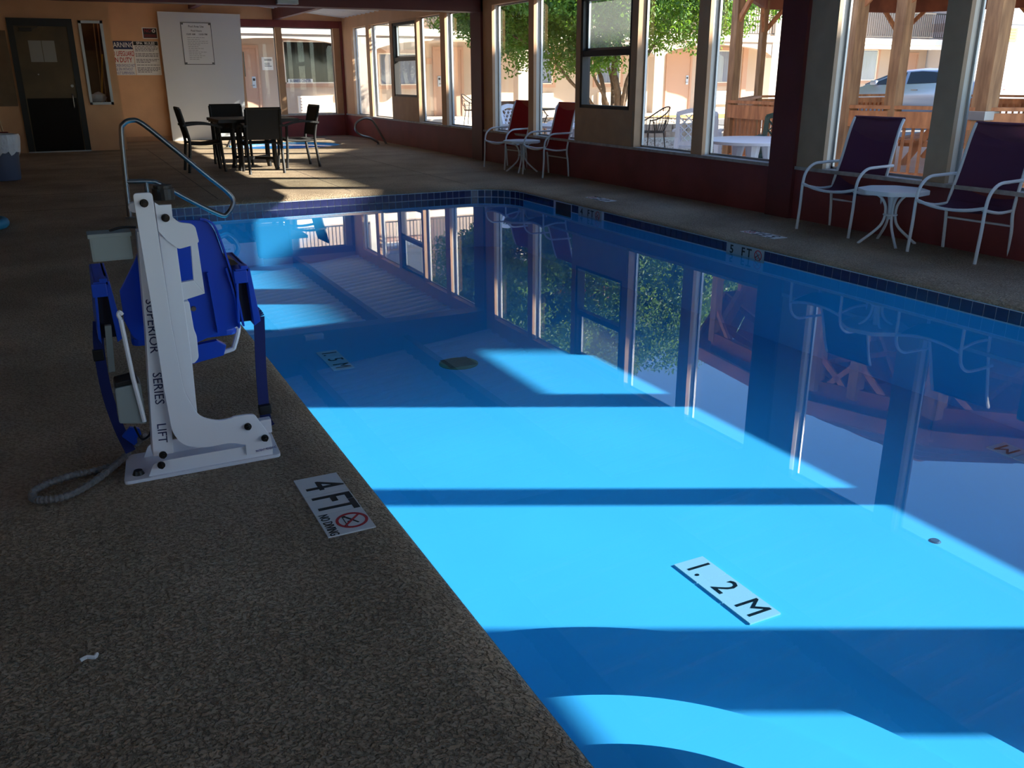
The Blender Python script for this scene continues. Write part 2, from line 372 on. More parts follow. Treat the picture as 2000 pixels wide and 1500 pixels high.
def floor_marker(cx, cyy, z, chars, parent, flip=False):
    r = RZ(-PI/2 if not flip else PI/2)
    for k, ch in enumerate(chars):
        off = (k-(len(chars)-1)/2)*.17
        t = place('depth_tile', MB().box((-.082, -.08, 0), (.082, .08, .008)).mesh('dt', mark_w), parent, mtx=TR((cx, cyy, z)) @ r @ TR((off, 0, 0)))
        text(ch, .17, mark_k, t, TR((0, 0, .009)), sx=.85)
floor_marker(2.27, 2.52, PF, ['1.', '2', 'M'], pool); floor_marker(1.68, 6.43, PF, ['1.', '5', 'M'], pool); floor_marker(4.70, 2.77, PF, ['1.', '2', 'M'], pool, True)

# ------------------------------------------------------------------ spa
spa = tag(place('spa', None), 'round in-ground spa with pale blue water beyond the dark dining set', 'spa')
b = MB(); pr = spa_ring(SPR); n1 = len(pr)
b.v = [(x, y, -.04) for x, y in pr] + [(x, y, -.75) for x, y in pr]; b.f = [(i, (i+1) % n1, n1+(i+1) % n1, n1+i) for i in range(n1)] + [tuple(range(n1, 2*n1))]
b.build('basin', plaster, spa); b = MB(); b.v = [(x, y, -.06) for x, y in spa_ring(SPR-.001)]; b.f = [tuple(range(n1))]; b.build('water', water_m, spa)
# ------------------------------------------------------------------ walls, columns, beams, ceiling
st(MB().box((W, -4, 0), (W+.15, FY+.15, SZ-.03)).build('wall_right', maroon))
MB().box((W-.02, -4, SZ-.03), (W+.2, FY+.15, SZ)).build('sill', sill_m, bpy.data.objects['wall_right'])
MB().prism([(-4, 2.5), (-.4, 2.5), (-.4, HZ), (FY+.15, HZ), (FY+.15, cz(W)+.05), (-4, cz(W)+.05)], W, W+.15, 'x').build('upper_wall', tan, bpy.data.objects['wall_right'])
tn = [0]
def trim(b, m, bevel=0):
    tn[0] += 1; return st(b.build('trim_%d' % tn[0], m, bevel=bevel))
def post(y0, y1, m=tan):
    HZ = 2.33 if y0 > -.5 else 2.5  # openings raised in the unseen near bays so sun reaches the pool steps
    o = trim(MB().box((W, y0, SZ), (W+.045, y1, HZ)), m)
    MB().box((W+.045, y0, SZ), (W+.15, y1, HZ)).build('jamb', jamb_m, o); return o
POSTS = [(1.40, 1.54), (2.99, 3.18), (4.84, 5.05), (7.9, 8.09), (11.8, 11.96), (15.06, 15.28), (19.22, 19.45), (-1.9, -1.75), (-3.5, -3.35)]
for y0, y1 in POSTS: post(y0, y1, grey_tan if y0 < 5.5 else tan)
post(20.5, 21.2)
for y0 in (13.5, 6.47, -.2):
    trim(MB().box((W-.04, y0, 0), (W+.14, y0+.4 if y0 > 10 else y0+.33, cz(W))), maroon_dk)
    post(y0-(.33 if y0 > 1 else .37), y0, tan if y0 > 10 else grey_tan)
BAYS = [(19.45, 20.5), (17.93, 19.22), (15.28, 16.41), (13.9, 15.06), (11.96, 13.17), (10.62, 11.8), (8.09, 9.21), (6.8, 7.9), (5.05, 6.14), (3.18, 4.84), (1.54, 2.99), (.13, 1.40), (-1.75, -.57), (-3.35, -1.9)]
wn = [0]
def window(root_name=None):
    wn[0] += 1; return st(place('window_%d' % wn[0], None))
for y0, y1 in BAYS:
    r = window(); b = MB(); x0, x1 = W+.105, W+.125; HB = 2.33 if y0 > -.5 else 2.5
    b.box((x0, y0, SZ), (x1, y0+.022, HB)).box((x0, y1-.022, SZ), (x1, y1, HB)).box((x0, y0, SZ), (x1, y1, SZ+.02)).box((x0, y0, HB-.02), (x1, y1, HB))
    b.build('frame', alu, r); MB().box((W+.113, y0+.02, SZ+.02), (W+.118, y1-.02, HB-.02)).build('pane', glass, r)
def hung(y0, y1, f0, f1, zb, zm, zt):
    r = window()
    b = MB().box((W, y0, SZ), (W+.11, y1, zb-.02)).box((W, y0, zb-.02), (W+.11, f0, HZ)).box((W, f1, zb-.02), (W+.11, y1, HZ)).box((W, f0, zt), (W+.11, f1, HZ)); b.build('panel', tan_dk, r)
    MB().box((W+.11, y0, SZ), (W+.15, y0+.05, HZ)).build('jamb', jamb_m, r)
    MB().box((W-.006, f0-.1, SZ), (W, f0-.085, zb-.03)).build('batten', grey_tan, r)
    b = MB(); x0, x1, t = W+.01, W+.13, .05
    b.box((x0, f0, zb), (x1, f0+t, zt)).box((x0, f1-t, zb), (x1, f1, zt)).box((x0, f0, zb-.02), (x1, f1, zb+.02)).box((x0, f0, zt-t), (x1, f1, zt)); b.build('frame', dk_frame, r)
    MB().box((x0+.01, f0+t, zm-.03), (x1-.02, f1-t, zm+.04)).build('meeting_rail', dk_frame, r)
    b = MB(); x0, x1 = W+.07, W+.095
    b.box((x0, f0+t, zm+.04), (x1, f0+t+.03, zt-t)).box((x0, f1-t-.04, zm+.04), (x1, f1-t, zt-t)).box((x0, f0+t, zm+.04), (x1, f1-t, zm+.07)); s = b.build('upper_sash', alu, r)
    MB().box((W+.08, f0+t+.02, zm+.06), (W+.085, f1-t-.03, zt-t)).build('dusty_pane', dusty, s)
    MB().box((W+.055, f0+t, zb+.02), (W+.06, f1-t, zm-.03)).build('pane', glass, r)
hung(9.21, 10.62, 9.34, 10.52, .93, 1.57, 2.25); hung(16.41, 17.93, 16.5, 17.78, .95, 1.62, 2.29)
# far end: low wall, header, posts, two panes
fw = st(MB().box((1.22, FY, 0), (3.98, FY+.15, 3.5)).build('wall_far', tan))
MB().box((3.98, FY, 0), (W, FY+.15, SZ-.03)).build('low_wall', maroon, fw); MB().box((3.98, FY-.02, SZ-.03), (W, FY+.2, SZ)).build('sill', sill_m, fw)
MB().box((3.98, FY-.01, 2.35), (W, FY+.15, 2.5)).build('header', maroon, fw); MB().box((3.98, FY, 2.5), (W, FY+.15, 3.0)).build('upper_wall', tan, fw)
trim(MB().box((4.73, FY, SZ), (4.87, FY+.14, 2.35)), tan_dk); trim(MB().box((6.04, FY, SZ), (6.25, FY+.14, 2.35)), tan_dk)
trim(MB().box((6.19, FY-.03, 0), (6.25, FY, 2.5)), maroon)
for x0, x1 in ((3.98, 4.73), (4.87, 6.04)):
    r = window(); b = MB(); y0, y1 = FY+.1, FY+.12
    b.box((x0, y0, SZ), (x0+.02, y1, 2.35)).box((x1-.02, y0, SZ), (x1, y1, 2.35)).box((x0, y0, SZ), (x1, y1, SZ+.02)).box((x0, y0, 2.33), (x1, y1, 2.35)); b.build('frame', alu, r)
    MB().box((x0+.02, FY+.108, SZ+.02), (x1-.02, FY+.113, 2.33)).build('pane', glass, r)
DY = 18.9
wb_ = MB().box((-3, DY, 0), (.685, DY+.15, 3.5)).box((1.09, DY, 0), (1.22, FY+.15, 3.5)).box((.685, DY, 0), (1.09, DY+.15, .83)).box((.685, DY, 2.275), (1.09, DY+.15, 3.5))
wback = st(wb_.build('wall_back', tan))
cl = MB().box((.55, DY+.75, .0), (1.09, DY+.8, 2.4)).box((.5, DY+.15, 0), (.55, DY+.8, 2.4)); cl.build('closet_lining', mat('closet_dark_board', (92, 72, 54), .8, var=.3), wback)
st(MB().box((-3.15, -4, 0), (-3, FY, .6)).box((-3.15, -4, 2.5), (-3, FY, 3.6)).box((-3.15, -4, .6), (-3, -3.4, 2.5)).box((-3.15, .2, .6), (-3, FY, 2.5)).build('wall_left', tan))
r = window(); MB().box((-3.1, -3.4, .6), (-3.05, -3.36, 2.5)).box((-3.1, 0.16, .6), (-3.05, .2, 2.5)).box((-3.1, -3.4, .6), (-3.05, .2, .64)).box((-3.1, -3.4, 2.46), (-3.05, .2, 2.5)).build('frame', alu, r)  # unseen window added in the left wall to brighten lift and deck
MB().box((-3.078, -3.36, .64), (-3.073, .16, 2.46)).build('pane', glass, r); st(MB().box((-3, -4.15, 0), (W+.15, -4, .5)).box((-3, -4.15, 2.4), (W+.15, -4, 3.6)).box((-3, -4.15, .5), (3.0, -4, 2.4)).box((5.8, -4.15, .5), (W+.15, -4, 2.4)).build('wall_near', tan))
for x0, x1 in ((3.0, 5.8),):  # unseen window added behind the camera to brighten lift and near deck
    r = window(); MB().box((x0, -4.1, .5), (x0+.04, -4.05, 2.4)).box((x1-.04, -4.1, .5), (x1, -4.05, 2.4)).box((x0, -4.1, .5), (x1, -4.05, .54)).box((x0, -4.1, 2.36), (x1, -4.05, 2.4)).build('frame', alu, r)
    MB().box((x0+.04, -4.078, .54), (x1-.04, -4.073, 2.36)).build('pane', glass, r)
cb = MB(); xs = (-3.2, W+.16)
cb.v = [(x, y, cz(x)+h) for h in (.045, .12) for x in xs for y in (-4.2, FY+.2)]; cb.f = [(0, 1, 3, 2), (4, 6, 7, 5), (0, 2, 6, 4), (1, 5, 7, 3), (0, 4, 5, 1), (2, 3, 7, 6)]
ceil = st(cb.build('ceiling', ceil_m))
PURL = [4.75, 3.0, 1.25, -.5, -2.2]; BY = [FY, 13.8, 13.5, 6.8, 6.5, -.1, -.4, -4]
for k in range(0, 8, 2):
    ya, yb = BY[k+1], BY[k]
    for i, (xa, xb) in enumerate(zip([W]+[p-.06 for p in PURL], [p+.06 for p in PURL]+[-3])):
        ys = []; y = ya
        while y < yb:
            for d, h in ((0, 0), (.19, 0), (.2, -.034), (.225, -.034), (.235, 0), (.25, 0), (.26, -.034), (.285, -.034), (.3, 0)):
                if y+d <= yb: ys.append((y+d, h))
            y += .3
        b = MB(); b.v = [(x, yy, cz(x)+.04+h) for yy, h in ys for x in (xb, xa)]; b.f = [(2*j, 2*j+1, 2*j+3, 2*j+2) for j in range(len(ys)-1)]
        place('panel', b.mesh('panel', ceil_m, fix=False), ceil)
    for px in PURL:
        trim(MB().box((px-.06, ya, cz(px)-.2), (px+.06, yb, cz(px)+.04)), maroon_dk)
for y0 in (13.5, 6.5, -.4): trim(MB().prism([(-3, 2.25), (W, 2.25), (W, cz(W)+.04), (-3, cz(-3)+.04)], y0, y0+.3, 'y'), maroon_dk)
st(MB().box((1.22, FY-.012, 0), (2.29, FY, .1)).build('baseboard_far', tan_dk))
# ------------------------------------------------------------------ door, closet window, signs
d1 = st(place('door_1', None, None, (0, DY, 0)))
MB().box((-.46, -.05, 0), (-.36, 0, 2.3)).box((.49, -.05, 0), (.585, 0, 2.3)).box((-.36, -.05, 2.17), (.49, 0, 2.3)).build('door_frame', black_m, d1)
lf = MB().box((-.36, -.035, .02), (.49, -.01, 2.17)).build('door_leaf', mat('olive_brown_door', (96, 78, 52), .55, var=.25, vs_=2, rgb2=(70, 58, 42)), d1)
MB().box((-.34, -.042, .02), (.47, -.035, .95)).build('lower_shade', mat('door_shade', (26, 23, 20), .7, spec=.2), lf)  # dark lower half paints in the shade; light falls on the door's top
for x0 in (-.17, .045): MB().box((x0, -.04, 1.57), (x0+.205, -.036, 1.93)).build('paper_sheet', mat('grey_paper', (140, 140, 138), .7), lf)
MB().tube(cr([(.41, -.035, .78), (.41, -.075, .79), (.41, -.08, .88), (.41, -.075, 1.0), (.41, -.035, 1.01)], 4), .009, 8).build('door_handle', chrome, lf, smooth=True)
MB().cyl((.43, -.035, 1.16), (.43, -.055, 1.16), .025, 14).build('deadbolt', chrome, lf)
b = MB().box((-.28, -.09, 2.08), (-.08, -.035, 2.14)); b.bar((-.1, -.07, 2.1), (.02, -.06, 2.16), .02, .012); b.build('door_closer', dk_steel, lf)
MB().box((-.46, -.06, 0), (.585, -.0, .02)).build('threshold', alu, d1)
# spot of low light from the lamp reflected in the door is drawn as a small added peephole
MB().cyl((-.09, -.034, 1.36), (-.09, -.045, 1.36), .014, 12).build('glint_disc', chrome, lf)
r = window(); r.location = (0, DY, 0)
b = MB().box((.685, -.03, .825), (.73, .03, 2.28)).box((1.045, -.03, .825), (1.092, .03, 2.28)).box((.685, -.03, .825), (1.092, .03, .87)).box((.685, -.03, 2.235), (1.092, .03, 2.28)); b.build('frame', alu, r)
MB().box((.73, .005, .87), (1.045, .009, 2.235)).build('pane', glass, r)
t = thing('broom', 'yellow broom handle leaning behind the narrow window beside the black door', 'broom', (.80, DY+.4, 0))
MB().cyl((0, 0, .12), (.235, .02, 1.72), .016, 10).build('handle', yellow_m, t); MB().box((-.13, -.03, 0), (.11, .03, .14)).build('head', mat('broom_bristle', (60, 70, 90), .9), t)
for k, (x, lab) in enumerate(((.965, 'pale plank upright behind the narrow window, beside the yellow broom'), (1.03, 'darker narrow plank upright at the edge of the narrow window'))):
    t = tag(MB().bar((x-.06, DY+.55-.1*k, 0), (x+.01, DY+.66-.1*k, 2.3), .05 if k == 0 else .03, .02).build('plank', ply if k == 0 else tan_dk), lab, 'plank')
def bagmesh(rx, ry, rz, seed):
    bm = bmesh.new(); bmesh.ops.create_icosphere(bm, subdivisions=3, radius=1); rn = random.Random(seed); ph = [rn.uniform(0, 6) for _ in range(6)]
    for v in bm.verts:
        p = v.co; k = 1+.12*math.sin(7*p.x+ph[0])*math.sin(6*p.y+ph[1])+.08*math.sin(11*p.z+ph[2])
        v.co = Vector((p.x*rx*k, p.y*ry*k, max(p.z, -.75)*rz*k))
    me = bpy.data.meshes.new('bag'); bm.to_mesh(me); bm.free(); me.materials.append(bag_m); me.polygons.foreach_set('use_smooth', [True]*len(me.polygons)); return me
cr_ = tag(MB().box((.72, DY+.2, 0), (1.04, DY+.36, .86)).build('storage_box', mat('dark_carton', (58, 50, 48), .8), bevel=.01), 'dark box standing below the narrow window inside the closet', 'box')
tag(place('plastic_bag', bagmesh(.13, .07, .1, 3), None, (.86, DY+.28, .945)), 'crumpled clear plastic bag lying behind the narrow window pane', 'bag')
t = st(MB().box((-.86, DY-.025, .82), (-.5, DY, 2.09)).build('trim_%d' % 90, mat('brown_board', (110, 88, 66), .6, var=.2)))
def sign(name, label, x0, x1, z0, z1, y, m=white_s, cat='sign', th=.008):
    t = thing(name, label, cat, ((x0+x1)/2, y, (z0+z1)/2)); w2, h2 = (x1-x0)/2, (z1-z0)/2
    MB().box((-w2, -th, -h2), (w2, 0, h2)).build('board', m, t); return t, w2, h2
def wt(body, s, m, t, x, z, sx=1., y=-.0085, align='CENTER', bold=0): return text(body, s, m, t, TR((x, y, z)) @ RX, align=align, sx=sx, bold=bold)
def fine_print(t, x0, x1, zs, rn, m=grey_p, h=.012, y=-.0088):
    """rows of print too small to read: short word-length dashes"""
    b = MB()
    for z, frac in zs:
        x = x0
        while x < x0+(x1-x0)*frac:
            l_ = rn.uniform(.025, .07); b.box((x, y-.0006, z-h/2), (min(x+l_, x1), y+.0006, z+h/2)); x += l_+.012
    b.build('fine_print', m, t)['kind'] = 'stuff'
rn = random.Random(5)
t, w2, h2 = sign('warning_sign', 'white lifeguard warning sign with blue header and red letters on the tan wall', 1.285, 1.74, 1.35, 2.02, FY)
MB().box((-w2, -.0095, h2-.16), (w2, -.008, h2)).build('header_band', navy_p, t)
wt('WARNING', .14, white_s, t, 0, h2-.08, .74, -.0105, bold=.001); wt('NO LIFEGUARD', .135, red_p, t, 0.005, .085, .5, bold=.002); wt('ON DUTY', .135, red_p, t, -.02, -.04, .66, bold=.002)
for k, s_ in enumerate(('CHILDREN SHOULD NOT', 'USE SPA WITHOUT', 'ADULT SUPERVISION')): wt(s_, .08, blue_p, t, .0, -.145-.075*k, .52)
t, w2, h2 = sign('spa_rules_sign', 'white spa rules sign with black header beside the lifeguard warning', 1.75, 2.25, 1.35, 2.02, FY)
MB().box((-w2+.01, -.0095, h2-.08), (w2-.01, -.008, h2-.005)).build('header_band', mark_k, t); wt('SPA  RULES', .07, white_s, t, 0, h2-.043, 1.05, -.0105, bold=.002)
fine_print(t, -w2+.03, w2-.02, [(h2-.105-.028*k, (.9, .97, 1, .85, .6, .95, 1)[k % 7]) for k in range(19) if k not in (4, 8, 12, 14)], rn)
t, w2, h2 = sign('red_no_sign', 'small black and red no sign above the spa rules sign', 1.965, 2.265, 2.07, 2.29, FY)
MB().box((-w2+.018, -.0095, -h2+.016), (w2-.018, -.008, h2-.016)).build('face', mark_k, t)
wt('NO', .1, dkred_p, t, -.04, .045, .9, -.0105, bold=.002); MB().lathe([(.018, 0), (.034, 0), (.034, .002), (.018, .002)], 20).build('roundel', white_s, t); t.children[-1].matrix_local = TR((.075, -.0105, .045)) @ RX
MB().lathe([(0, 0), (.009, 0), (.009, .002), (0, .002)], 12).build('roundel_dot', grey_p, t); bpy.data.objects['roundel_dot'].matrix_local = TR((.075, -.0105, .045)) @ RX
MB().box((-w2+.03, -.0105, -h2+.03), (w2-.03, -.0095, -.02)).build('lower_band', mat('dark_red_band', (98, 24, 30), .5), t)
# tall white partition board carrying the pool hours
t = thing('partition_board', 'tall plain white partition board standing against the far tan wall', 'board', (3.1, FY-.12, 0))
MB().prism([(-.81, 0), (.76, 0), (.87, 2.585), (-.81, 2.6)], -.04, .06, 'y').build('board', board_m, t)
t, w2, h2 = sign('pool_hours_sign', 'framed pool hours notice on the tall white partition board', 2.72, 3.34, 1.56, 2.40, FY-.161, m=mat('pale_notice', (212, 216, 216), .5))
b = MB(); q = .012
b.box((-w2, -.012, -h2), (-w2+q, -.008, h2)).box((w2-q, -.012, -h2), (w2, -.008, h2)).box((-w2, -.012, -h2), (w2, -.008, -h2+q)).box((-w2, -.012, h2-q), (w2, -.008, h2))
for sx in (-1, 1):
    for sz in (-1, 1): b.box((sx*(w2-.035)-.02, -.012, sz*(h2-.03)-.015), (sx*(w2-.035)+.02, -.008, sz*(h2-.03)+.015))
b.build('border', grey_p, t)
wt('Pool Area Use', .062, grey_p, t, 0, h2-.08, .85, bold=.001); wt('Pool Hours', .05, grey_p, t, 0, h2-.165, .95, bold=.001); wt('10:00 AM     10:00 PM', .05, grey_p, t, 0, h2-.235, .95, bold=.001)
fine_print(t, -w2+.11, w2-.1, [(h2-.3-.036*k, (.8, .55, .95, 1, .6, .5, .7, .5, .85, .6, .8, .6, .4)[k]) for k in range(13)], rn, mat('pale_print', (128, 130, 130), .6), .008)
# light fitting on the far beam
t = thing('ceiling_light', 'small grey box light fitting under the far maroon beam', 'light', (3.2, 13.44, 2.31))
MB().box((-.15, -.06, -.045), (.15, .055, .04)).build('housing', alu, t, bevel=.012); MB().box((-.14, -.068, -.035), (.14, -.06, .02)).build('lens', mat('frosted_lens', (190, 206, 206), .3), t)

# ------------------------------------------------------------------ dark dining set
t = thing('dining_table', 'dark square table with four chairs before the white partition board', 'table', (2.65, 13.95, 0))
MB().box((-.56, -.53, .69), (.58, .53, .735)).build('tabletop', dk_brown, t, bevel=.008)
MB().box((-.34, -.34, .6), (.34, .34, .7)).build('apron', dk_brown, t)
for sx in (-1, 1):
    for sy in (-1, 1): MB().tube([(sx*.25, sy*.25, .7), (sx*.25, sy*.25, .1), (sx*.27, sy*.27, 0)], .035, 8).build('leg', dk_brown, t)
MB().bar((-.25, -.25, .16), (.25, .25, .16), .04, .04).bar((-.25, .25, .16), (.25, -.25, .16), .04, .04).build('stretcher', dk_brown, t)
def dark_chair(loc, rz, lab):
    t = thing('patio_chair', lab, 'chair', loc, rz, 'dark chairs around the dining table')   # faces local +y
    for s in (-1, 1):
        MB().tube(cr([(s*.24, -.27, 0), (s*.24, -.235, .25), (s*.24, -.22, .45), (s*.235, -.27, .7), (s*.235, -.31, .88)], 4), .021, 8).build('rear_leg', dk_brown, t, smooth=True)
        MB().tube(cr([(s*.24, .24, 0), (s*.24, .215, .25), (s*.24, .2, .62)], 4), .021, 8).build('front_leg', dk_brown, t, smooth=True)
        arm = [(s*.25, -.29, .655), (s*.255, -.1, .675), (s*.26, .08, .665), (s*.255, .24, .62)]
        b = MB(); P = cr(arm, 5)
        for a, c in zip(P[:-1], P[1:]): b.bar(a, c+(c-a)*.12, 0.056, .028)
        b.build('armrest', dk_brown, t)
        MB().tube(cr([(s*.24, -.23, .40), (s*.24, .0, .39), (s*.24, .21, .41)], 3), .014, 8).build('side_rail', dk_brown, t, smooth=True)
    b = MB(); b.v = [(x, y, z) for x in (-.23, .23) for y, z in ((-.21, .41), (0, .395), (.22, .425), (.22, .43), (0, .405), (-.21, .42))]
    b.f = [(0, 1, 7, 6), (1, 2, 8, 7), (2, 3, 9, 8), (3, 4, 10, 9), (4, 5, 11, 10), (5, 0, 6, 11), (0, 5, 4, 1), (1, 4, 3, 2), (6, 7, 10, 11), (7, 8, 9, 10)]; b.build('seat', dk_sling, t)
    b = MB(); pr = [(-.225, .47), (-.255, .62), (-.285, .75), (-.315, .89)]
    b.v = [(x, y+o, z) for o in (0, .012) for y, z in pr for x in (-.232, .232)]; n = len(pr)
    b.f = [(2*i, 2*i+1, 2*i+3, 2*i+2) for i in range(n-1)] + [(2*n+2*i+1, 2*n+2*i, 2*n+2*i+2, 2*n+2*i+3) for i in range(n-1)] + [(0, 2*n, 2*n+1, 1), (2*n-2, 2*n-1, 4*n-1, 4*n-2)]
    b.f += [(2*i, 2*i+2, 2*n+2*i+2, 2*n+2*i) for i in range(n-1)] + [(2*i+1, 2*n+2*i+1, 2*n+2*i+3, 2*i+3) for i in range(n-1)]; b.build('backrest', dk_sling, t)
    MB().tube([(-.24, -.315, .89), (.24, -.315, .89)], .017, 8).build('top_rail', dk_brown, t); MB().tube([(-.24, .205, .4), (.24, .205, .4)], .014, 8).build('front_rail', dk_brown, t)
    return t
c0 = dark_chair((2.64, 13.33, 0), .0, 'dark patio chair with its back to the pool, near side of dining table')
dup(c0, (1.93, 13.93, 0), -PI/2, 'dark patio chair nearest the black door, facing the dining table')
dup(c0, (3.3, 13.98, 0), PI/2+.05, 'dark patio chair nearest the windows, facing the dining table')
dup(c0, (2.47, 14.72, 0), PI, 'dark patio chair on the spa side of the dining table')

# ------------------------------------------------------------------ sling chairs by the windows
def sling_chair(loc, rz, lab, m):
    t = thing('sling_chair', lab, 'chair', loc, rz, 'white framed sling chairs along the window wall')   # faces local -x
    for s in (-1, 1):
        y = s*.285
        MB().tube(cr([(-.215, y, 0), (-.20, y, .22), (-.195, y, .40), (-.165, y, .5), (-.08, y, .562), (.05, y, .572), (.25, y*.97, .575)], 5), .0125, 8).build('arm_leg', white_mt, t, smooth=True)
        MB().tube(cr([(.20, y*.96, 0), (.185, y*.96, .2), (.17, y*.94, .36), (.235, y*.9, .6), (.3, y*.88, .85), (.345, y*.88, .95)], 5), .0125, 8).build('rear_leg', white_mt, t, smooth=True)
        MB().tube(cr([(-.19, y*.92, .385), (0, y*.92, .35), (.17, y*.92, .355)], 4), .0115, 8).build('seat_rail', white_mt, t, smooth=True)
    MB().tube(cr([(-.197, -.285, .40), (-.2, -.15, .37), (-.2, 0, .36), (-.2, .15, .37), (-.197, .285, .40)], 4), .0125, 8).build('front_rail', white_mt, t, smooth=True)
    MB().tube([(.19, -.27, .24), (.19, .27, .24)], .009, 6).build('rear_stretcher', white_mt, t)
    P = cr([(-.2, 0, .385), (-.08, 0, .352), (.06, 0, .335), (.155, 0, .36), (.2, 0, .47), (.245, 0, .62), (.29, 0, .80), (.345, 0, .955)], 4)
    def slab(name, Q):
        b = MB(); n = len(Q); nx = 6
        for side in (0, 1):
            for i, p in enumerate(Q):
                tv = (Q[min(i+1, n-1)]-Q[max(i-1, 0)]).normalized(); nn = Vector((-tv.z, 0, tv.x))
                for k in range(nx+1):
                    u = k/nx*2-1; sag = -.014*(1-u*u); q = p + nn*(sag + (.0025 if side else -.0025)); b.v.append((q.x, u*.255, q.z))
        m_ = (nx+1)*n
        for i in range(n-1):
            for k in range(nx):
                a = i*(nx+1)+k; b.f += [(a, a+1, a+nx+2, a+nx+1), (m_+a, m_+a+nx+1, m_+a+nx+2, m_+a+1)]
        for i in range(n-1):
            for k in (0, nx): a = i*(nx+1)+k; b.f.append((a, a+nx+1, m_+a+nx+1, m_+a))
        for k in range(nx):
            for a in (k, (n-1)*(nx+1)+k): b.f.append((a, m_+a, m_+a+1, a+1))
        b.build(name, m, t, smooth=True)
    slab('seat', P[:14]); slab('backrest', P[13:])
    MB().tube([(.35, -.255, .955), (.35, .255, .955)], .01, 8).build('top_bar', m, t)
    return t
sc = sling_chair((6.09-.02, 5.69, 0), .06, 'plum sling chair by the window pilaster, further of the plum pair', pur_sl)
dup(sc, (6.09-.04, 4.47, 0), .05, 'plum sling chair cut by the frame, nearer of the plum pair')
s2 = sling_chair((6.03, 12.25, 0), .12, 'red sling chair nearer the spa, backed by a tall window', red_sl)
dup(s2, (6.04, 11.02, 0), .02, 'red sling chair in front of the solid panel below the hung window')
def side_table(loc, rz, lab, r=.275):
    t = thing('side_table', lab, 'table', loc, rz, 'small white side tables between sling chairs')
    MB().prism(rpoly(arc(0, 0, r, PI/8, PI/8+2*PI*7/8, 7), .03), .405, .44).build('tabletop', white_mt, t, bevel=.006)
    for k in range(4):
        a = PI/4+k*PI/2; c, s = math.cos(a), math.sin(a)
        b = MB(); b.tube(cr([(c*r*.5, s*r*.5, .405), (c*.085, s*.085, .37), (c*.045, s*.045, .3), (c*.045, s*.045, .2), (c*.09, s*.09, .12), (c*.23, s*.23, 0)], 4), .0115, 8); b.build('leg', white_mt, t, smooth=True)
    MB().tube(arc3(.05, .235), .008, 6, closed=True).build('ring', white_mt, t, smooth=True); MB().cyl((0, 0, .2), (0, 0, .41), .022, 10).build('stem', white_mt, t)
    return t
def arc3(r, z, n=14): return [(r*math.cos(2*PI*k/n), r*math.sin(2*PI*k/n), z) for k in range(n)]
s0 = side_table((5.96, 5.07, 0), .25, 'small white side table between the two plum sling chairs')
dup(s0, (5.97, 11.62, 0), .1, 'small white side table between the two red sling chairs')

# ------------------------------------------------------------------ rails, bin, float
t = thing('pool_handrail', 'bent steel handrail entering the far corner of the pool', 'handrail', (0, 9.5, 0))
MB().tube(cr([(.545, 0, 0), (.55, 0, .2), (.575, 0, .78), (.61, 0, .885), (.685, 0, .915), (.77, 0, .885), (1.0, 0, .67), (1.3, 0, .38), (1.49, 0, .2), (1.545, 0, .09), (1.47, 0, -.03), (1.38, 0, -.02), (1.1, 0, .15), (.86, 0, .31), (.75, 0, .34), (.56, 0, .345)], 6), .024, 12).build('rail', chrome, t, smooth=True)
MB().cyl((.735, 0, 0), (.735, 0, .34), .022, 12).build('support_post', chrome, t)
for x in (.545, .735): MB().lathe([(0, .012), (.04, .012), (.05, .004), (.05, 0)], 20).build('escutcheon', chrome, t, loc=(x, 0, 0))
t = thing('spa_handrail', 'looped shiny steel grab rail beside the spa and maroon low wall', 'handrail', (0, 17.8, 0))
MB().tube(cr([(6.04, 0, 0), (5.93, 0, .2), (5.79, 0, .44), (5.7, 0, .51), (5.56, 0, .51), (5.42, 0, .42), (5.41, 0, .3), (5.5, 0, .2), (5.7, 0, .14), (5.84, 0, .06), (5.87, 0, 0)], 6), .022, 12).build('rail', chrome, t, smooth=True)
for x in (5.87, 6.04): MB().lathe([(0, .012), (.035, .012), (.045, .004), (.045, 0)], 18).build('escutcheon', chrome, t, loc=(x, 0, 0))
r2 = dup(t, (9.05, 18.55, 0), PI, 'steel spa grab rail partly hidden behind the dark dining table')
t = thing('trash_bin', 'blue grey trash bin with a white liner folded over its rim', 'bin', (-.68, 13.85, 0))
MB().lathe([(0, .01), (.19, .01), (.2, .03), (.235, .56), (.225, .56), (.19, .04), (0, .04)], 28).build('bin_body', bin_m, t, smooth=True)
b = MB(); n = 40
pr = [(.2, .5), (.228, .575), (.25, .6), (.262, .57), (.258, .5), (.246, .42), (.24, .36)]
for k in range(n):
    a = 2*PI*k/n; wv = .008*math.sin(9*a)+.006*math.sin(17*a+1)
    b.v += [((r+wv*(i > 1))*math.cos(a), (r+wv*(i > 1))*math.sin(a), z+(wv*3 if i == 6 else 0)) for i, (r, z) in enumerate(pr)]
b.f = [(k*7+i, ((k+1) % n)*7+i, ((k+1) % n)*7+i+1, k*7+i+1) for k in range(n) for i in range(6)]; b.build('bin_liner', bag_m, t, smooth=True)
t = thing('push_broom', 'pale pole with red broom head leaning by the trash bin', 'broom', (-.86, 16.2, 0))
MB().cyl((.2, .3, 0), (.02, .6, 1.45), .014, 10).build('pole', ply, t); MB().box((-.05, .2, 0), (.22, .32, .5)).build('head', mat('dark_red_plastic', (110, 30, 32), .6), t, bevel=.02)
t = thing('foam_float', 'curved blue foam float lying on the deck at the frame edge', 'float', (-.83, 9.35, 0))
MB().tube(arc3(.3, .05, 40), .045, 14, closed=True).build('ring', cyan_m, t, smooth=True); MB().lathe([(0, .02), (.24, .02), (.26, .05), (0, .06)], 28).build('mesh_centre', mat('navy_mesh', (24, 44, 66), .8), t)
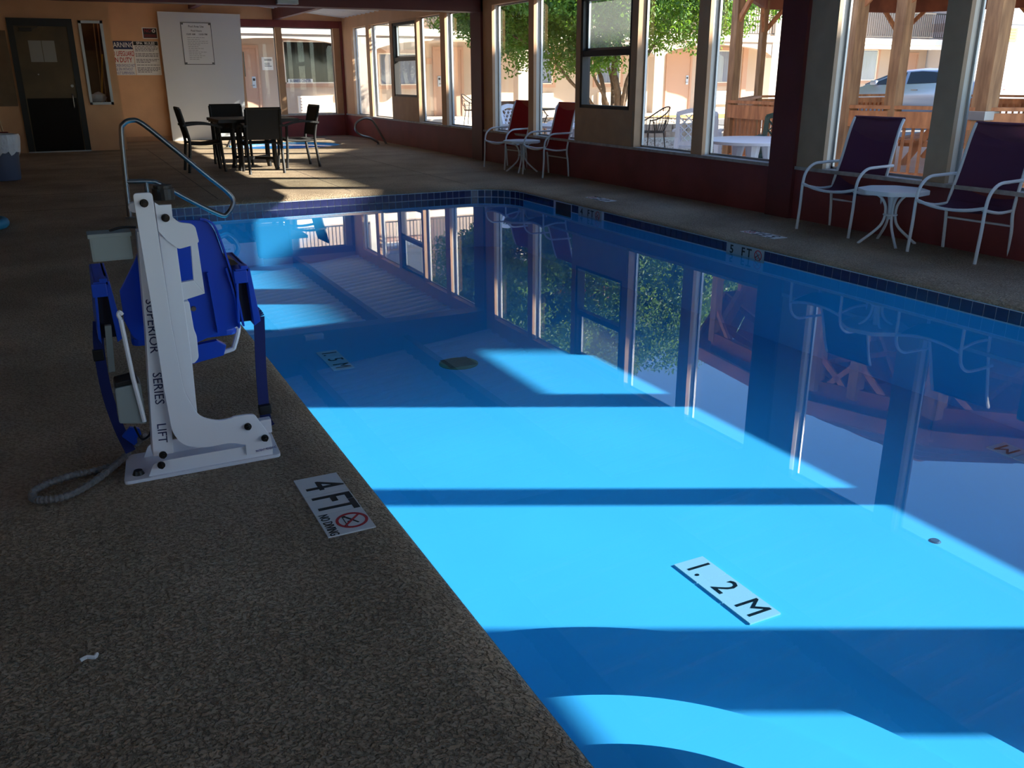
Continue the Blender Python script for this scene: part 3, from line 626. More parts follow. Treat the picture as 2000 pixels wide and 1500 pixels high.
b = MB().tube(cr([(0, 0, .004), (.015, .004, .006), (.03, -.002, .004), (.036, .01, .004)], 3), .005, 6)
tag(b.build('paper_scrap', white_s, loc=(-.13, 2.02, 0)), 'tiny white scrap lying on the bare dark deck', 'litter')
# ------------------------------------------------------------------ deck depth markers
def deck_marker(loc, rz, num, lab):
    t = thing('depth_marker', lab, 'sign', loc, rz)      # reads along local x
    for k, xx in enumerate((-.146, 0, .146)):
        tl = MB().box((xx-.0722, -.074, 0), (xx+.0722, .074, .004)).build('marker_tile', mark_w, t)
        if k == 0: text(num, .182, mark_k, tl, TR((xx+.01, .0, .0048)), sx=.8)
        if k == 1: text('F', .178, mark_k, tl, TR((xx-.032, 0, .0048)), sx=.68, bold=.002); text('T', .178, mark_k, tl, TR((xx+.035, 0, .0048)), sx=.68, bold=.002)
        if k == 2: emblem(tl, TR((xx, .02, .0045)), .05); text('NO DIVING', .042, mark_k, tl, TR((xx, -.054, .0048)), sx=.66)
    return t
deck_marker((.626, 2.553, 0), -PI/2, '4', 'white 4 FT no diving marker on the dark deck beside the lift')
deck_marker((5.36, 8.5, 0), PI/2, '4', 'foreshortened white marker on the window-side deck, near the red chairs')
deck_marker((5.36, 5.86, 0), PI/2, '5', 'foreshortened white marker on the window-side deck, near the plum chairs')
# ------------------------------------------------------------------ courtyard ground
gr = st(MB().box((W+.15, -40, -.16), (70, 70, -.10)).box((-40, FY+.15, -.16), (W+.15, 70, -.10)).build('ground', conc))
st(MB().prism([(6.6, 8.2), (8.4, 11.6), (11, 14.3), (17.5, 15), (17.5, 24.9), (9.5, 24.9), (6.9, 17)], -.1, -.085).build('ground_gravel', gravel_m))
st(MB().box((17.9, -30, -.1), (60, 24.6, -.08)).build('ground_parking', asphalt))
st(MB().box((-6, 26.0, -.1), (36, 28.05, .08)).build('ground_walkway', conc))
st(MB().box((17.6, 25.5, -.1), (36, 26.0, .02)).build('curb_yellow', mat('yellow_curb_paint', (226, 170, 78), .7)))
# ------------------------------------------------------------------ motel wing beyond the courtyard
MO = thing('motel_building', 'two-storey peach stucco motel wing with arcade and balcony across the courtyard', 'building', (0, 28, 0))
def mp(name, b, m, par=MO, **k): return b.build(name, m, par, **k)
mp('wall', MB().box((-8, 0, -.1), (33.8, .3, 6.0)), peach)
mp('walkway_slab', MB().box((-8, -1.42, 2.45), (33.8, 0, 2.66)), cream)
mp('roof', MB().box((-8, -1.9, 5.9), (33.8, 3, 6.2)), mat('red_roof_metal', (168, 44, 50), .6))
PIL = [-1.9, 3.3, 8.5, 13.75, 19.0, 24.2]
for x in PIL:
    mp('pillar', MB().box((x-.2, -1.38, -.1), (x+.2, -1.02, 2.45)), cream if x > 20 else peach)
    mp('upper_post', MB().box((x-.12, -1.38, 2.66), (x+.12, -1.1, 5.9)), cream)
for xa, xb in zip(PIL[:-1], PIL[1:]):
    a, c, mid = xa+.2, xb-.2, (xa+xb)/2
    pts = [(a, 2.45), (a, 1.92)] + [(mid+(c-a)/2*math.cos(t), 1.92+.42*math.sin(t)) for t in np.linspace(PI, 0, 15)][1:-1] + [(c, 1.92), (c, 2.45)]
    mp('arch', MB().prism(pts, -1.36, -1.08, 'y'), peach)
mp('beam_side', MB().box((24.4, -1.36, 2.28), (33.8, -1.1, 2.45)), cream)
bal = MB().box((-.011, -.011, 2.74), (.011, .011, 3.62)).mesh('baluster', iron); x = 5.0; k = 0
while x < 33.7:
    place('baluster', bal, MO, (x, -1.3, 0)); x += .115; k += 1
mp('balcony_rail', MB().box((3.2, -1.325, 3.6), (33.75, -1.275, 3.65)).box((3.2, -1.32, 2.72), (33.75, -1.28, 2.755)), iron)
def mwin(x0, x1, z0, z1, gl=curtain_m, trim_=peach_t):
    f = mp('window', MB().box((x0-.11, -.05, z0-.11), (x1+.11, 0, z0)).box((x0-.11, -.05, z1), (x1+.11, 0, z1+.11)).box((x0-.11, -.05, z0), (x0, 0, z1)).box((x1, -.05, z0), (x1+.11, 0, z1)), trim_)
    b = MB(); t = .035; b.box((x0, -.04, z0), (x1, -.005, z0+t)).box((x0, -.04, z1-t), (x1, -.005, z1)).box((x0, -.04, z0), (x0+t, -.005, z1)).box((x1-t, -.04, z0), (x1, -.005, z1)); b.build('sash', cream, f)
    MB().box((x0+t, -.012, z0+t), (x1-t, -.006, z1-t)).build('curtain' if gl is curtain_m else 'pane', gl, f)
    if gl is curtain_m: MB().box((x0+t, -.024, z0+t), (x1-t, -.02, z1-t)).build('pane', glass, f)
    return f
bc = mwin(6.42, 8.15, 1.12, 2.32, dark_glass)
bs = MB().box((6.5, -.03, 1.13), (7.25, -.02, 1.25)).build('name_strip', white_s, bc); 
text('BUSINESS CENTER', .125, navy_p, bc, TR((6.875, -.032, 1.19)) @ RX, sx=.62, bold=.003)
for a in ((9.35, 10.8, 1.05, 2.0), (14.35, 15.55, 1.05, 2.18), (17.3, 18.3, 1.05, 2.1), (22.25, 23.35, 1.05, 2.2), (25.3, 26.0, 1.0, 2.15), (29.3, 30.9, 1.1, 2.3)): mwin(*a)
for a in ((8.9, 10.6, 3.6, 4.9), (19.6, 21.3, 3.6, 4.9), (26.0, 27.6, 3.6, 4.9)): mwin(*a)
def mdoor(x0, x1, z1=2.12, lite=False, z0=.08, side=1):
    f = mp('door', MB().box((x0-.08, -.05, z0), (x0, 0, z1+.08)).box((x1, -.05, z0), (x1+.08, 0, z1+.08)).box((x0, -.05, z1), (x1, 0, z1+.08)).box((x0, -.025, z0), (x1, 0, z1)), peach_t)
    lx = x1-.12 if side > 0 else x0+.12
    MB().box((lx-.055, -.05, 1.0), (lx+.055, -.025, 1.32)).build('lock_plate', mat('satin_lock', (190, 196, 206), .35, metal=.3), f, bevel=.01)
    MB().box((lx-.03, -.058, 1.2), (lx+.03, -.05, 1.27)).build('card_slot', mark_k, f); MB().tube([(lx, -.05, 1.08), (lx, -.09, 1.08), (lx-.1*side, -.09, 1.08)], .012, 8).build('lever', chrome, f)
    if lite: MB().box((x0+.14, -.03, 1.32), (x1-.34, -.022, 2.0)).build('door_lite', dark_glass, f)
    return f
mdoor(4.62, 5.62, 2.1, True); mdoor(11.25, 12.15, side=-1); mdoor(20.35, 21.35); mdoor(27.2, 28.1); mdoor(32.3, 33.2); mdoor(12.9, 13.5)
def grille(x0, x1):
    f = mp('wall_unit', MB().box((x0, -.09, .28), (x1, 0, .76)), cream)
    for k in range(5): MB().box((x0+.05, -.1, .33+k*.085), (x1-.05, -.09, .375+k*.085)).build('louver', mat('cream_louver', (226, 206, 190), .7), f)
for x0 in (6.75, 14.5, 17.4, 22.3): grille(x0, x0+1.06)
t = mp('notice', MB().box((5.78, -.02, 1.5), (6.1, -.005, 1.86)), white_s)
b = MB(); rn = random.Random(2)
for z in (1.79, 1.76, 1.68, 1.64, 1.6): b.box((5.85, -.0225, z), (5.85+rn.uniform(.15, .22), -.02, z+.018))
b.build('fine_print', grey_p, t)['kind'] = 'stuff'
for x in (10.85+.2, 13.2): mp('room_plate', MB().box((x-.09, -.02, 1.68), (x+.09, 0, 1.86)), peach_t)
mp('hose_cabinet', MB().box((8.75, -.12, .9), (9.05, 0, 1.9)), peach_t)
for x in (13.3, 19.7, 23.8, 26.6): mp('wall_pilaster', MB().box((x, -.06, .08), (x+.22, 0, 2.45)), peach_t)
mp('gutter_pipe', MB().cyl((10.9, -1.5, 2.4), (12.6, -1.5, 2.4), .1, 10), mat('rough_cream_pipe', (232, 218, 196), .9, bump=.01))
# ------------------------------------------------------------------ white end block with sunlit front
EB = thing('end_block', 'tall pale end block of the motel with bright sunlit front behind the car', 'building', (33.9, 26, 0))
MB().box((0, 0, -.1), (18, 6, 7.2)).build('wall', greyw, EB); MB().box((-.05, -.1, 3.02), (0, 6, 3.34)).build('string_course', mat('taupe_band', (178, 164, 156), .8), EB)
MB().box((0, -.06, -.1), (.42, 0, 7.2)).build('corner_pilaster', mat('taupe_pilaster', (196, 182, 172), .8), EB)
MB().box((2.05, -.03, 2.62), (2.72, -.005, 3.16)).build('yellow_sign', mat('yellow_sign', (244, 206, 92), .6), EB)
for k in range(4): MB().box((2.15, -.034, 2.72+k*.11), (2.6, -.03, 2.77+k*.11)).build('sign_line', mat('orange_print', (206, 130, 60), .6), EB)
MB().box((4.4, -.05, -.1), (4.55, 0, 2.9)).build('downpipe', mat('grey_pipe', (150, 150, 152), .6), EB); MB().box((1.2, -.05, 3.3), (6.5, 0, 3.42)).build('ledge', greyw, EB)
MB().lathe([(0, .12), (.1, .1), (.12, 0), (.06, -.02), (0, -.02)], 16).build('flood_lamp', white_s, EB, loc=(.45, -.15, 3.3))
# ------------------------------------------------------------------ added only to cast shade: tall block and canopy toward the sun, out of frame
HW = thing('added_shade_block', 'unseen tall block added toward the sun to shade the lower windows', 'building', (26, 0, 0))
MB().prism([(-5.5, -.1), (9, -.1), (9, 11.1), (6.35, 12.0), (3.35, 12.95), (-5.5, 12.95)], 0, 9, 'x').build('wall', peach, HW)  # unseen; roofline shaped to cast the shade edge on the windows
CA = thing('added_sunblock', 'unseen flat timber canopy standing outside the nearest windows', 'sunblock', (0, 0, 0))
MB().prism([(7.65, 2.42), (9.5, 1.5), (9.5, 4.1), (7.65, 4.1)], 3.06, 3.14).build('roof', wood_d, CA)  # unseen slab on posts, added to block sun and stripe the pool floor
for x, y in ((7.75, 2.44), (9.4, 1.61), (7.75, 4.0), (9.4, 4.0)): MB().box((x-.06, y-.06, -.1), (x+.06, y+.06, 3.06)).build('post', wood_p, CA)
HE = thing('blocker', 'unseen low hedge outside along the nearest windows', 'blocker', (7.1, 1.2, -.1))
b = MB(); nx, ny = 3, 40
MB().prism(rpoly([(-.2, 0), (.2, 0), (.2, 1.28), (-.2, 1.28)], [0, 0, .06, .06]), -3.2, 3.1, 'y').build('blocker_body', mat('blocker_green', (70, 100, 48), .8, rgb2=(40, 66, 30), vs_=30, bump=.03, bs=40), HE)  # stands unseen; added to keep low sun off the window-side deck
# ------------------------------------------------------------------ gazebo
GV = [(9.35, 11.17), (9.05, 8.6), (9.62, 7.08), (12.0, 5.0), (15, 5.2), (16.8, 8), (16.2, 11.0), (15.2, 13.3), (12.0, 13.6)]
GC = Vector((12.7, 9.5, 0)); G = thing('gazebo', 'timber gazebo with baluster railing and braced posts outside the windows', 'gazebo', (GC.x, GC.y, 0))
gv = [Vector((x, y, 0))-GC for x, y in GV]; N = len(gv); RZT = .93
mid = gv[1].lerp(gv[2], .36)
fl = -.1
pw = {0: .13, 1: .19, 2: .2, 7: .1, 8: .11}
for i, v in enumerate(gv):
    p = pw.get(i, .14)/2; MB().box((v.x-p, v.y-p, fl), (v.x+p, v.y+p, 2.6)).build('post', wood_p, G)
v = mid; MB().box((v.x-.075, v.y-.075, fl), (v.x+.075, v.y+.075, 2.6)).build('post', wood_p, G)
v = gv[2]; MB().box((v.x-.13, v.y-.12, RZT-.12), (v.x+.12, v.y+.12, RZT-.02)).build('post_bracket', alu, G, bevel=.006)
# deck boards clipped to the plan
def xr(y):
    xs_ = []
    for i in range(N):
        a, c = gv[i], gv[(i+1) % N]
        if (a.y-y)*(c.y-y) < 0: xs_.append(a.x+(c.x-a.x)*(y-a.y)/(c.y-a.y))
    return (min(xs_), max(xs_)) if len(xs_) == 2 else None
y = min(v.y for v in gv)+.05
while y < max(v.y for v in gv)-.2:
    r0, r1 = xr(y), xr(y+.135)
    if r0 and r1: MB().prism([(r0[0]+.06, y), (r0[1]-.06, y), (r1[1]-.06, y+.135), (r1[0]+.06, y+.135)], .06, .1).build('floor_board', mat('pale_deck_board', (236, 202, 176), .7, var=.15, stretch=(.6, 6, 6)), G)
    y += .145
balm = MB().box((-.015, -.015, 0), (.015, .015, .74)).mesh('baluster', wood)
for i in range(N):
    a, c = gv[i], gv[(i+1) % N]
    if i in (3, 4): continue
    if i == 6: a = a.lerp(c, .02); c = a.lerp(c, .56)
    d = (c-a); L_ = d.length; u = d/L_; nrm = Vector((u.y, -u.x, 0)); nrm = nrm if nrm.dot(a+c) > 0 else -nrm; z = Vector((0, 0, 1))
    MB().bar(a+z*(RZT+.0), c+z*(RZT+.0), .16, .04).build('rail_cap', wood, G)
    MB().bar(a+nrm*.05+z*.79, c+nrm*.05+z*.79, .04, .19).build('rail_board', wood, G)
    MB().bar(a+z*.12, c+z*.12, .06, .09).build('bottom_rail', wood, G)
    MB().bar(a+nrm*.06+z*.0, c+nrm*.06+z*.0, .03, .16).build('skirt_board', wood, G)
    k = int(L_/.105)
    for j in range(1, k): place('baluster', balm, G, a+d*j/k+z*.05, math.atan2(u.y, u.x))
for i in range(N):
    a, c = gv[i], gv[(i+1) % N]; d = (c-a); u = d.normalized(); z = Vector((0, 0, 1)); hh = min(.42, d.length*.3)
    MB().bar(a+z*2.62, c+z*2.62, .09, .34).build('header_beam', wood_d, G)
    for q, s in ((a, 1), (c, -1)): MB().bar(q+z*(2.45-hh*.9)+u*s*.03, q+z*2.47+u*s*hh, .05, .07).build('brace', wood, G)
for q, tgt in ((mid, gv[1]), (mid, gv[2])):
    u = (tgt-q).normalized(); MB().bar(q+Vector((0, 0, 2.08)), q+u*.38+Vector((0, 0, 2.48)), .05, .07).build('brace', wood, G)
AP = Vector((0, 0, 4.7)); ev = [v*1.1+Vector((0, 0, 2.72)) for v in gv]
for i in range(N):
    a, c = ev[i], ev[(i+1) % N]; up = Vector((0, 0, .05))
    rows = max(4, int((a-AP).length/.6)); 
    for j in range(rows):
        t0, t1 = j/rows, (j+1)/rows-.006; q = [a.lerp(AP, t0), c.lerp(AP, t0), c.lerp(AP, t1), a.lerp(AP, t1)]; off = Vector((0, 0, .012*(j % 2)))
        b = MB(); b.v = [tuple(p+up+off) for p in q] + [tuple(p+up*1.8+off) for p in q]; b.f = [(0, 1, 2, 3), (7, 6, 5, 4), (0, 4, 5, 1), (1, 5, 6, 2), (2, 6, 7, 3), (3, 7, 4, 0)]; b.build('roof_board', wood_d, G)
    MB().bar(a, AP, .07, .14).build('rafter', wood, G)
    m_ = a.lerp(c, .5); MB().bar(m_, AP.lerp(m_, .02), .05, .12).build('rafter', wood, G)
    MB().bar(a+Vector((0, 0, .02)), c+Vector((0, 0, .02)), .04, .2).build('fascia', wood_d, G)
    MB().bar(a.lerp(AP, .5)-Vector((0, 0, .1)), c.lerp(AP, .5)-Vector((0, 0, .1)), .05, .1).build('purlin', wood, G)
MB().lathe([(0, .14), (.1, .1), (.13, -.2), (0, -.24)], 12).build('roof_hub', wood, G, loc=(0, 0, 4.68))
t = thing('picnic_table', 'timber picnic table with slatted top standing inside the gazebo', 'table', (11.6, 8.7, .1), .5)
for k in range(6): MB().box((-.95, -.42+k*.14, .55), (.95, -.29+k*.14, .59)).build('top_board', wood, t)
for s in (-1, 1):
    for k in range(2): MB().box((-.95, s*.72-.07+k*.14-.07, .32), (.95, s*.72+.06+k*.14-.07, .36)).build('bench_board', wood, t)
    MB().bar((s*.7, -.35, .55), (s*.7, -.7, 0), .04, .09).build('leg', wood, t); MB().bar((s*.7, .35, .55), (s*.7, .7, 0), .04, .09).build('leg', wood, t); MB().bar((s*.7, -.78, .3), (s*.7, .78, .3), .04, .08).build('cross_bar', wood, t)
# ------------------------------------------------------------------ parked car
C = thing('car', 'silver sedan parked beyond the gazebo in front of the pale end block', 'car', (21.95, 18.6, .05), -1.2)    # nose toward local -x
def itp(t, xs, ys): return float(np.interp(t, xs, ys))
XL = [-2.3, -2.22, -2.0, -1.6, -1.15, -.85, -.45, 0, .45, .9, 1.3, 1.65, 1.95, 2.2, 2.28]
zb = [.42, .3, .24, .2, .2, .2, .2, .2, .2, .2, .2, .22, .26, .36, .5]
zt = [.62, .72, .80, .87, .93, .99, 1.0, 1.01, 1.03, 1.05, 1.07, 1.09, 1.08, 1.06, .95]
hw = [.5, .72, .82, .87, .89, .9, .9, .9, .9, .9, .9, .88, .85, .76, .62]
b = MB(); m_ = 9
for x, a, c, h in zip(XL, zb, zt, hw):
    b.v += [(x, s*h*k, z) for s, k, z in ((-1, .86, a), (-1, 1.0, a+(c-a)*.35), (-1, .99, a+(c-a)*.72), (-1, .93, c), (0, 0, c+.035), (1, .93, c), (1, .99, a+(c-a)*.72), (1, 1.0, a+(c-a)*.35), (1, .86, a))]
for i in range(len(XL)-1): b.f += [(i*m_+k, i*m_+(k+1) % m_, (i+1)*m_+(k+1) % m_, (i+1)*m_+k) for k in range(m_)]
b.f += [tuple(range(m_-1, -1, -1)), tuple(range((len(XL)-1)*m_, len(XL)*m_))]; b.build('body', car_m, C, smooth=True)
gx = [-1.0, -.6, -.25, .1, .5, .9, 1.25, 1.55, 1.85]; gz = [1.0, 1.17, 1.32, 1.40, 1.43, 1.41, 1.35, 1.24, 1.10]; gb = [.98, .99, 1.0, 1.01, 1.03, 1.05, 1.06, 1.07, 1.08]
def gh(x, z): f = (z-1.0)/.43; return .84-.24*max(0, f)
b = MB()
for x, z, q in zip(gx, gz, gb): b.v += [(x, -.84, q-.03), (x, -gh(x, z-.04), max(z-.05, q-.01)), (x, -gh(x, z)+.12, z), (x, 0, z+.015), (x, gh(x, z)-.12, z), (x, gh(x, z-.04), max(z-.05, q-.01)), (x, .84, q-.03)]
for i in range(len(gx)-1): b.f += [(i*7+k, i*7+k+1, i*7+k+8, i*7+k+7) for k in range(6)]
b.build('cabin', car_m, C, smooth=True)
for s in (-1, 1):
    for xa, xb in ((-.72, .12), (.2, .98), (1.02, 1.5)):
        xsn = np.linspace(xa, xb, 6); lo = [(x, s*.848, itp(x, gx, gb)+.01) for x in xsn]; hi = [(x, s*(gh(x, itp(x, gx, gz)-.06)+.012), max(itp(x, gx, gz)-.075, itp(x, gx, gb)+.015)) for x in xsn]
        b = MB(); b.v = lo+hi+[(x, y-s*.006, z) for x, y, z in lo+hi]; n = 6
        b.f = [(i, i+1, n+i+1, n+i) for i in range(n-1)]+[(2*n+i, 3*n+i, 3*n+i+1, 2*n+i+1) for i in range(n-1)]+[(i, 2*n+i, 2*n+i+1, i+1) for i in range(n-1)]+[(n+i, n+i+1, 3*n+i+1, 3*n+i) for i in range(n-1)]; b.build('side_window', mat('tinted_car_glass', (38, 44, 46), .05, spec=.8), C)
    for x in (-1.42, 1.35):
        w_ = MB().tube([(x, s*.7, .2), (x, s*.92, .2)], .32, 24).build('wheel', tyre_m, C); MB().cyl((x, s*.9, .2), (x, s*.93, .2), .21, 20).build('rim', alu, w_)
        for k in range(5): a = 2*PI*k/5; MB().bar((x, s*.94, .2), (x+.19*math.cos(a), s*.94, .2+.19*math.sin(a)), .05, .012, up=(0, 1, 0)).build('spoke', chrome, w_)
        MB().prism([(x+.37*math.cos(t), .2+.37*math.sin(t)) for t in np.linspace(-.1, PI+.1, 14)], s*.84, s*.905, 'y').build('wheel_arch', black_m, C)
    MB().prism(rpoly([(1.95, .82), (2.28, .86), (2.26, .98), (2.0, 1.0)], .03), s*.62, s*.85, 'y').build('tail_lamp', tail_m, C); MB().prism(rpoly([(-2.2, .6), (-1.85, .74), (-1.9, .8), (-2.2, .7)], .02), s*.6, s*.835, 'y').build('head_lamp', glass if False else white_s, C)
    MB().box((-.75, s*.95-.08, 1.0), (-.58, s*.95+.08, 1.12)).build('mirror', car_m, C, bevel=.03); MB().box((.35, s*.9-.012, .86), (.52, s*.9+.012, .885)).build('door_handle', chrome, C); MB().box((.14, s*.905-.004, .4), (.155, s*.905+.004, .98)).build('door_seam', black_m, C)
b = MB(); b.v = [(-1.02, -.7, 1.02), (-1.02, .7, 1.02), (-.3, .58, 1.32), (-.3, -.58, 1.32), (-1.0, -.7, 1.0), (-1.0, .7, 1.0), (-.28, .58, 1.30), (-.28, -.58, 1.30)]; b.f = [(0, 1, 2, 3), (7, 6, 5, 4), (0, 4, 5, 1), (1, 5, 6, 2), (2, 6, 7, 3), (3, 7, 4, 0)]; b.build('windscreen', MATS['tinted_car_glass'], C)
# ------------------------------------------------------------------ tree in its block planter
T = thing('courtyard_tree', 'broad leafy green tree with several bare trunks in the courtyard', 'tree', (13.3, 20.5, 0))
tb = [[(-.22, 0, -.1), (-.34, 0, .6), (-.45, 0, 1.2), (-.65, .1, 1.75), (-.9, .3, 2.8)], [(0, 0, -.1), (.0, -.1, .8), (-.15, -.1, 1.5), (.15, .1, 2.4), (.3, .2, 3.6)], [(.2, .1, -.1), (.36, .1, .8), (.7, 0, 1.5), (1.3, .1, 2.2), (2.3, .2, 3.2)], [(-.2, .05, 0), (-.85, 0, .75), (-1.35, 0, 1.15), (-1.75, 0, 1.55), (-2.3, 0, 1.9), (-3.1, .1, 2.3)], [(-.1, -.1, .1), (-.45, -.15, .8), (-.75, -.1, 1.3), (-1.1, -.2, 2.1)], [(.1, -.1, .3), (.1, -.3, 1.1), (.4, -.3, 1.8), (.6, -.5, 2.8)], [(-.05, .1, .2), (.05, .3, 1.2), (-.3, .5, 2.2)]]
for i, pts in enumerate(tb):
    P = cr(pts, 6); r0 = (.085, .11, .085, .06, .06, .065, .065)[i]; MB().tube(P, [r0*(1-.65*j/(len(P)-1))*(1+.1*math.sin(j*2.1)) for j in range(len(P))], 8).build('trunk', bark, T, smooth=True)
def leafmat(name, a, b_):
    m = mat(name, a, .5, rgb2=b_, vs_=1.4, spec=.4); n = m.node_tree.nodes; l = m.node_tree.links; p = n['Principled BSDF']
    tl = n.new('ShaderNodeBsdfTranslucent'); tl.inputs[0].default_value = lin((140, 180, 56))+(1,); mx = n.new('ShaderNodeMixShader'); mx.inputs[0].default_value = .3
    l.new(p.outputs[0], mx.inputs[1]); l.new(tl.outputs[0], mx.inputs[2]); l.new(mx.outputs[0], n['Material Output'].inputs[0]); return m
leaf_m = leafmat('green_leaves', (104, 146, 58), (42, 80, 36))
def leaves(cl, per, size, name, m, par):
    """small pointed leaves scattered on clumps: cl = (centre, radius)"""
    n = len(cl)*per; c = np.repeat(np.array([q[0] for q in cl]), per, 0); r = np.repeat(np.array([q[1] for q in cl]), per)
    d = rng.normal(size=(n, 3)); d /= np.linalg.norm(d, axis=1, keepdims=True); p = c + d*(r*rng.uniform(.45, 1, n)**.5)[:, None]
    u = rng.normal(size=(n, 3)); u /= np.linalg.norm(u, axis=1, keepdims=True); v = np.cross(u, d+rng.normal(size=(n, 3))*.6); v /= np.linalg.norm(v, axis=1, keepdims=True)+1e-9
    s = size*rng.uniform(.7, 1.3, n)[:, None]; V = np.stack([p-u*s, p+v*s*.45, p+u*s, p-v*s*.45], 1).reshape(-1, 3)
    me = bpy.data.meshes.new(name); me.vertices.add(4*n); me.vertices.foreach_set('co', V.astype('f4').ravel()); me.loops.add(4*n); me.loops.foreach_set('vertex_index', np.arange(4*n, dtype='i4')); me.polygons.add(n); me.polygons.foreach_set('loop_start', np.arange(0, 4*n, 4, dtype='i4')); me.update(); me.validate(); me.materials.append(m)
    o = place(name, me, par); o['kind'] = 'stuff'; return o
cl = []
rr = random.Random(11)
while len(cl) < 380:
    x, y, z = rr.uniform(-1, 1), rr.uniform(-1, 1), rr.uniform(-1, 1); q = x*x+y*y+z*z
    if .25 < q < 1 and not (z < -.55 and q < .6): cl.append(((x*5.3-.45, y*3.2, 3.85+z*(2.1 if z < 0 else 2.3) + .25*math.sin(x*5)), rr.uniform(.42, .75)))
leaves(cl, 520, .055, 'foliage', leaf_m, T)
PL = thing('stone_planter', 'ring of pale split-face blocks around the courtyard tree', 'planter', (13.3, 20.5, 0))
blk = MB().box((-.2, -.13, 0), (.2, .13, .15)).mesh('block', stone_m, bevel=.015)
for c_ in range(2):
    for k in range(36):
        a = 2*PI*(k+.5*c_)/36; rr_ = 2.42-.03*c_+rr.uniform(-.015, .015); place('block', blk, PL, mtx=TR((rr_*math.cos(a), rr_*math.sin(a), -.1+.153*c_)) @ RZ(a+PI/2+rr.uniform(-.03, .03)))
MB().prism(arc(0, 0, 2.3, 0, 2*PI*39/40, 39), -.09, .16).build('gravel_fill', gravel_m, PL)
n = 500; b = MB()
for k in range(n):
    a, r = rr.uniform(0, 2*PI), 2.2*math.sqrt(rr.random()); s = rr.uniform(.03, .06); x, y = r*math.cos(a), r*math.sin(a)
    b.add([(x-s, y, .16), (x, y-s*.8, .16), (x+s, y, .16), (x, y+s*.8, .16), (x+.2*s, y, .16+s*.8)], [(0, 1, 4), (1, 2, 4), (2, 3, 4), (3, 0, 4)])
b.build('pebbles', mat('pale_pebbles', (226, 214, 198), .9, rgb2=(150, 128, 110), vs_=9), PL)['kind'] = 'stuff'
b = MB()
for k in range(4200):
    x, y = rr.uniform(7.6, 12.5), rr.uniform(9.8, 18.2); s = rr.uniform(.02, .05)
    if x < 9 and y < 11.5: continue
    if y < 11.5 and x > 8.6: continue
    if (x > 9.0 and y < 14.2 and x-9.3 > (y-11.2)*1.05): continue
    b.add([(x-s, y, -.085), (x, y-s*.8, -.085), (x+s, y, -.085), (x, y+s*.8, -.085), (x+.2*s, y, -.085+s*.8)], [(0, 1, 4), (1, 2, 4), (2, 3, 4), (3, 0, 4)])
o = b.build('gravel', MATS['pale_pebbles']); tag(o, 'loose pale gravel spread between windows and planter', 'gravel', kind='stuff')
# dense bushes reflected in the business centre glass stand beside the courtyard
# ------------------------------------------------------------------ patio furniture outside
def resin_table(loc, r, lab):
    t = thing('resin_table', lab, 'table', loc); MB().lathe([(0, .70), (r-.03, .70), (r, .685), (r, .655), (r-.03, .65), (r-.05, .68), (0, .68)], 36).build('tabletop', plast_w, t, smooth=True)
    for k in range(4):
        a = PI/4+k*PI/2; c, s = math.cos(a), math.sin(a); MB().tube([(c*r*.3, s*r*.3, .68), (c*r*.32, s*r*.32, .5), (c*r*.45, s*r*.45, .25), (c*r*.68, s*r*.68, 0)], [.09, .06, .05, .045], 8).build('leg', plast_w, t, smooth=True)
    return t
resin_table((7.36, 8.35, -.1), .56, 'round white resin table seen outside beside the gazebo post')
resin_table((7.2, 12.35, -.1), .52, 'white resin table outside behind the two red sling chairs')
def resin_chair(loc, rz, lab, m):
    t = thing('resin_chair', lab, 'chair', loc, rz)      # faces local +y
    MB().prism(rpoly([(-.24, -.22), (.24, -.22), (.26, .24), (-.26, .24)], .05), .39, .42).build('seat', m, t, bevel=.006)
    for s in (-1, 1):
        MB().bar((s*.27, .24, 0), (s*.25, .2, .62), .05, .05).build('leg', m, t); MB().bar((s*.26, -.3, 0), (s*.24, -.23, .64), .05, .05).build('leg', m, t)
        MB().bar((s*.27, -.28, .63), (s*.27, .26, .62), .06, .03).build('armrest', m, t)
    F = lambda x, z: (x, -.22-(z-.42)*.27, z)
    b = MB(); b.bar(F(-.24, .4), F(-.23, .86), .05, .03).bar(F(.24, .4), F(.23, .86), .05, .03)
    P = [F(-.24+.48*k/8, .85+.05*math.sin(PI*k/8)) for k in range(9)]
    for a, c in zip(P[:-1], P[1:]): b.bar(a, c, .035, .06)
    b.bar(F(-.24, .46), F(.24, .46), .03, .05); b.build('back_frame', m, t)
    b = MB()
    for k in range(-4, 5):
        for s in (-1, 1):
            x0, z0, x1, z1 = k*.1, .48, k*.1+s*.34, .84
            for (xa, za, xb, zb_) in ((x0, z0, x1, z1),):
                f0, f1 = 0., 1.
                dx = xb-xa
                if dx:
                    for lim in (-.22, .22):
                        f = (lim-xa)/dx
                        if 0 < f < 1:
                            if (xa < -.22 and lim == -.22) or (xa > .22 and lim == .22): f0 = max(f0, f)
                            else: f1 = min(f1, f)
                if abs(xa) > .22 and f0 == 0: continue
                b.bar(F(xa+dx*f0, za+(zb_-za)*f0), F(xa+dx*f1, za+(zb_-za)*f1), .026, .012)
    b.build('back_lattice', m, t); t.scale = (1.15, 1.1, 1.05); return t
c1 = resin_chair((8.4, 10.72, -.1), -.75, 'white lattice-backed resin chair standing outside on gravel near the gazebo', plast_w)
resin_chair((8.2, 8.8, -.1), 2.2, 'dark green lattice-backed resin chair against the round white table outside', plast_g)
dup(c1, (6.95, 13.3, -.1), -2.6, 'white resin chair outside, close behind the glass left of the red chairs')
dup(c1, (7.9, 13.6, -.1), 2.5, 'white resin chair outside at far side of the white resin table')
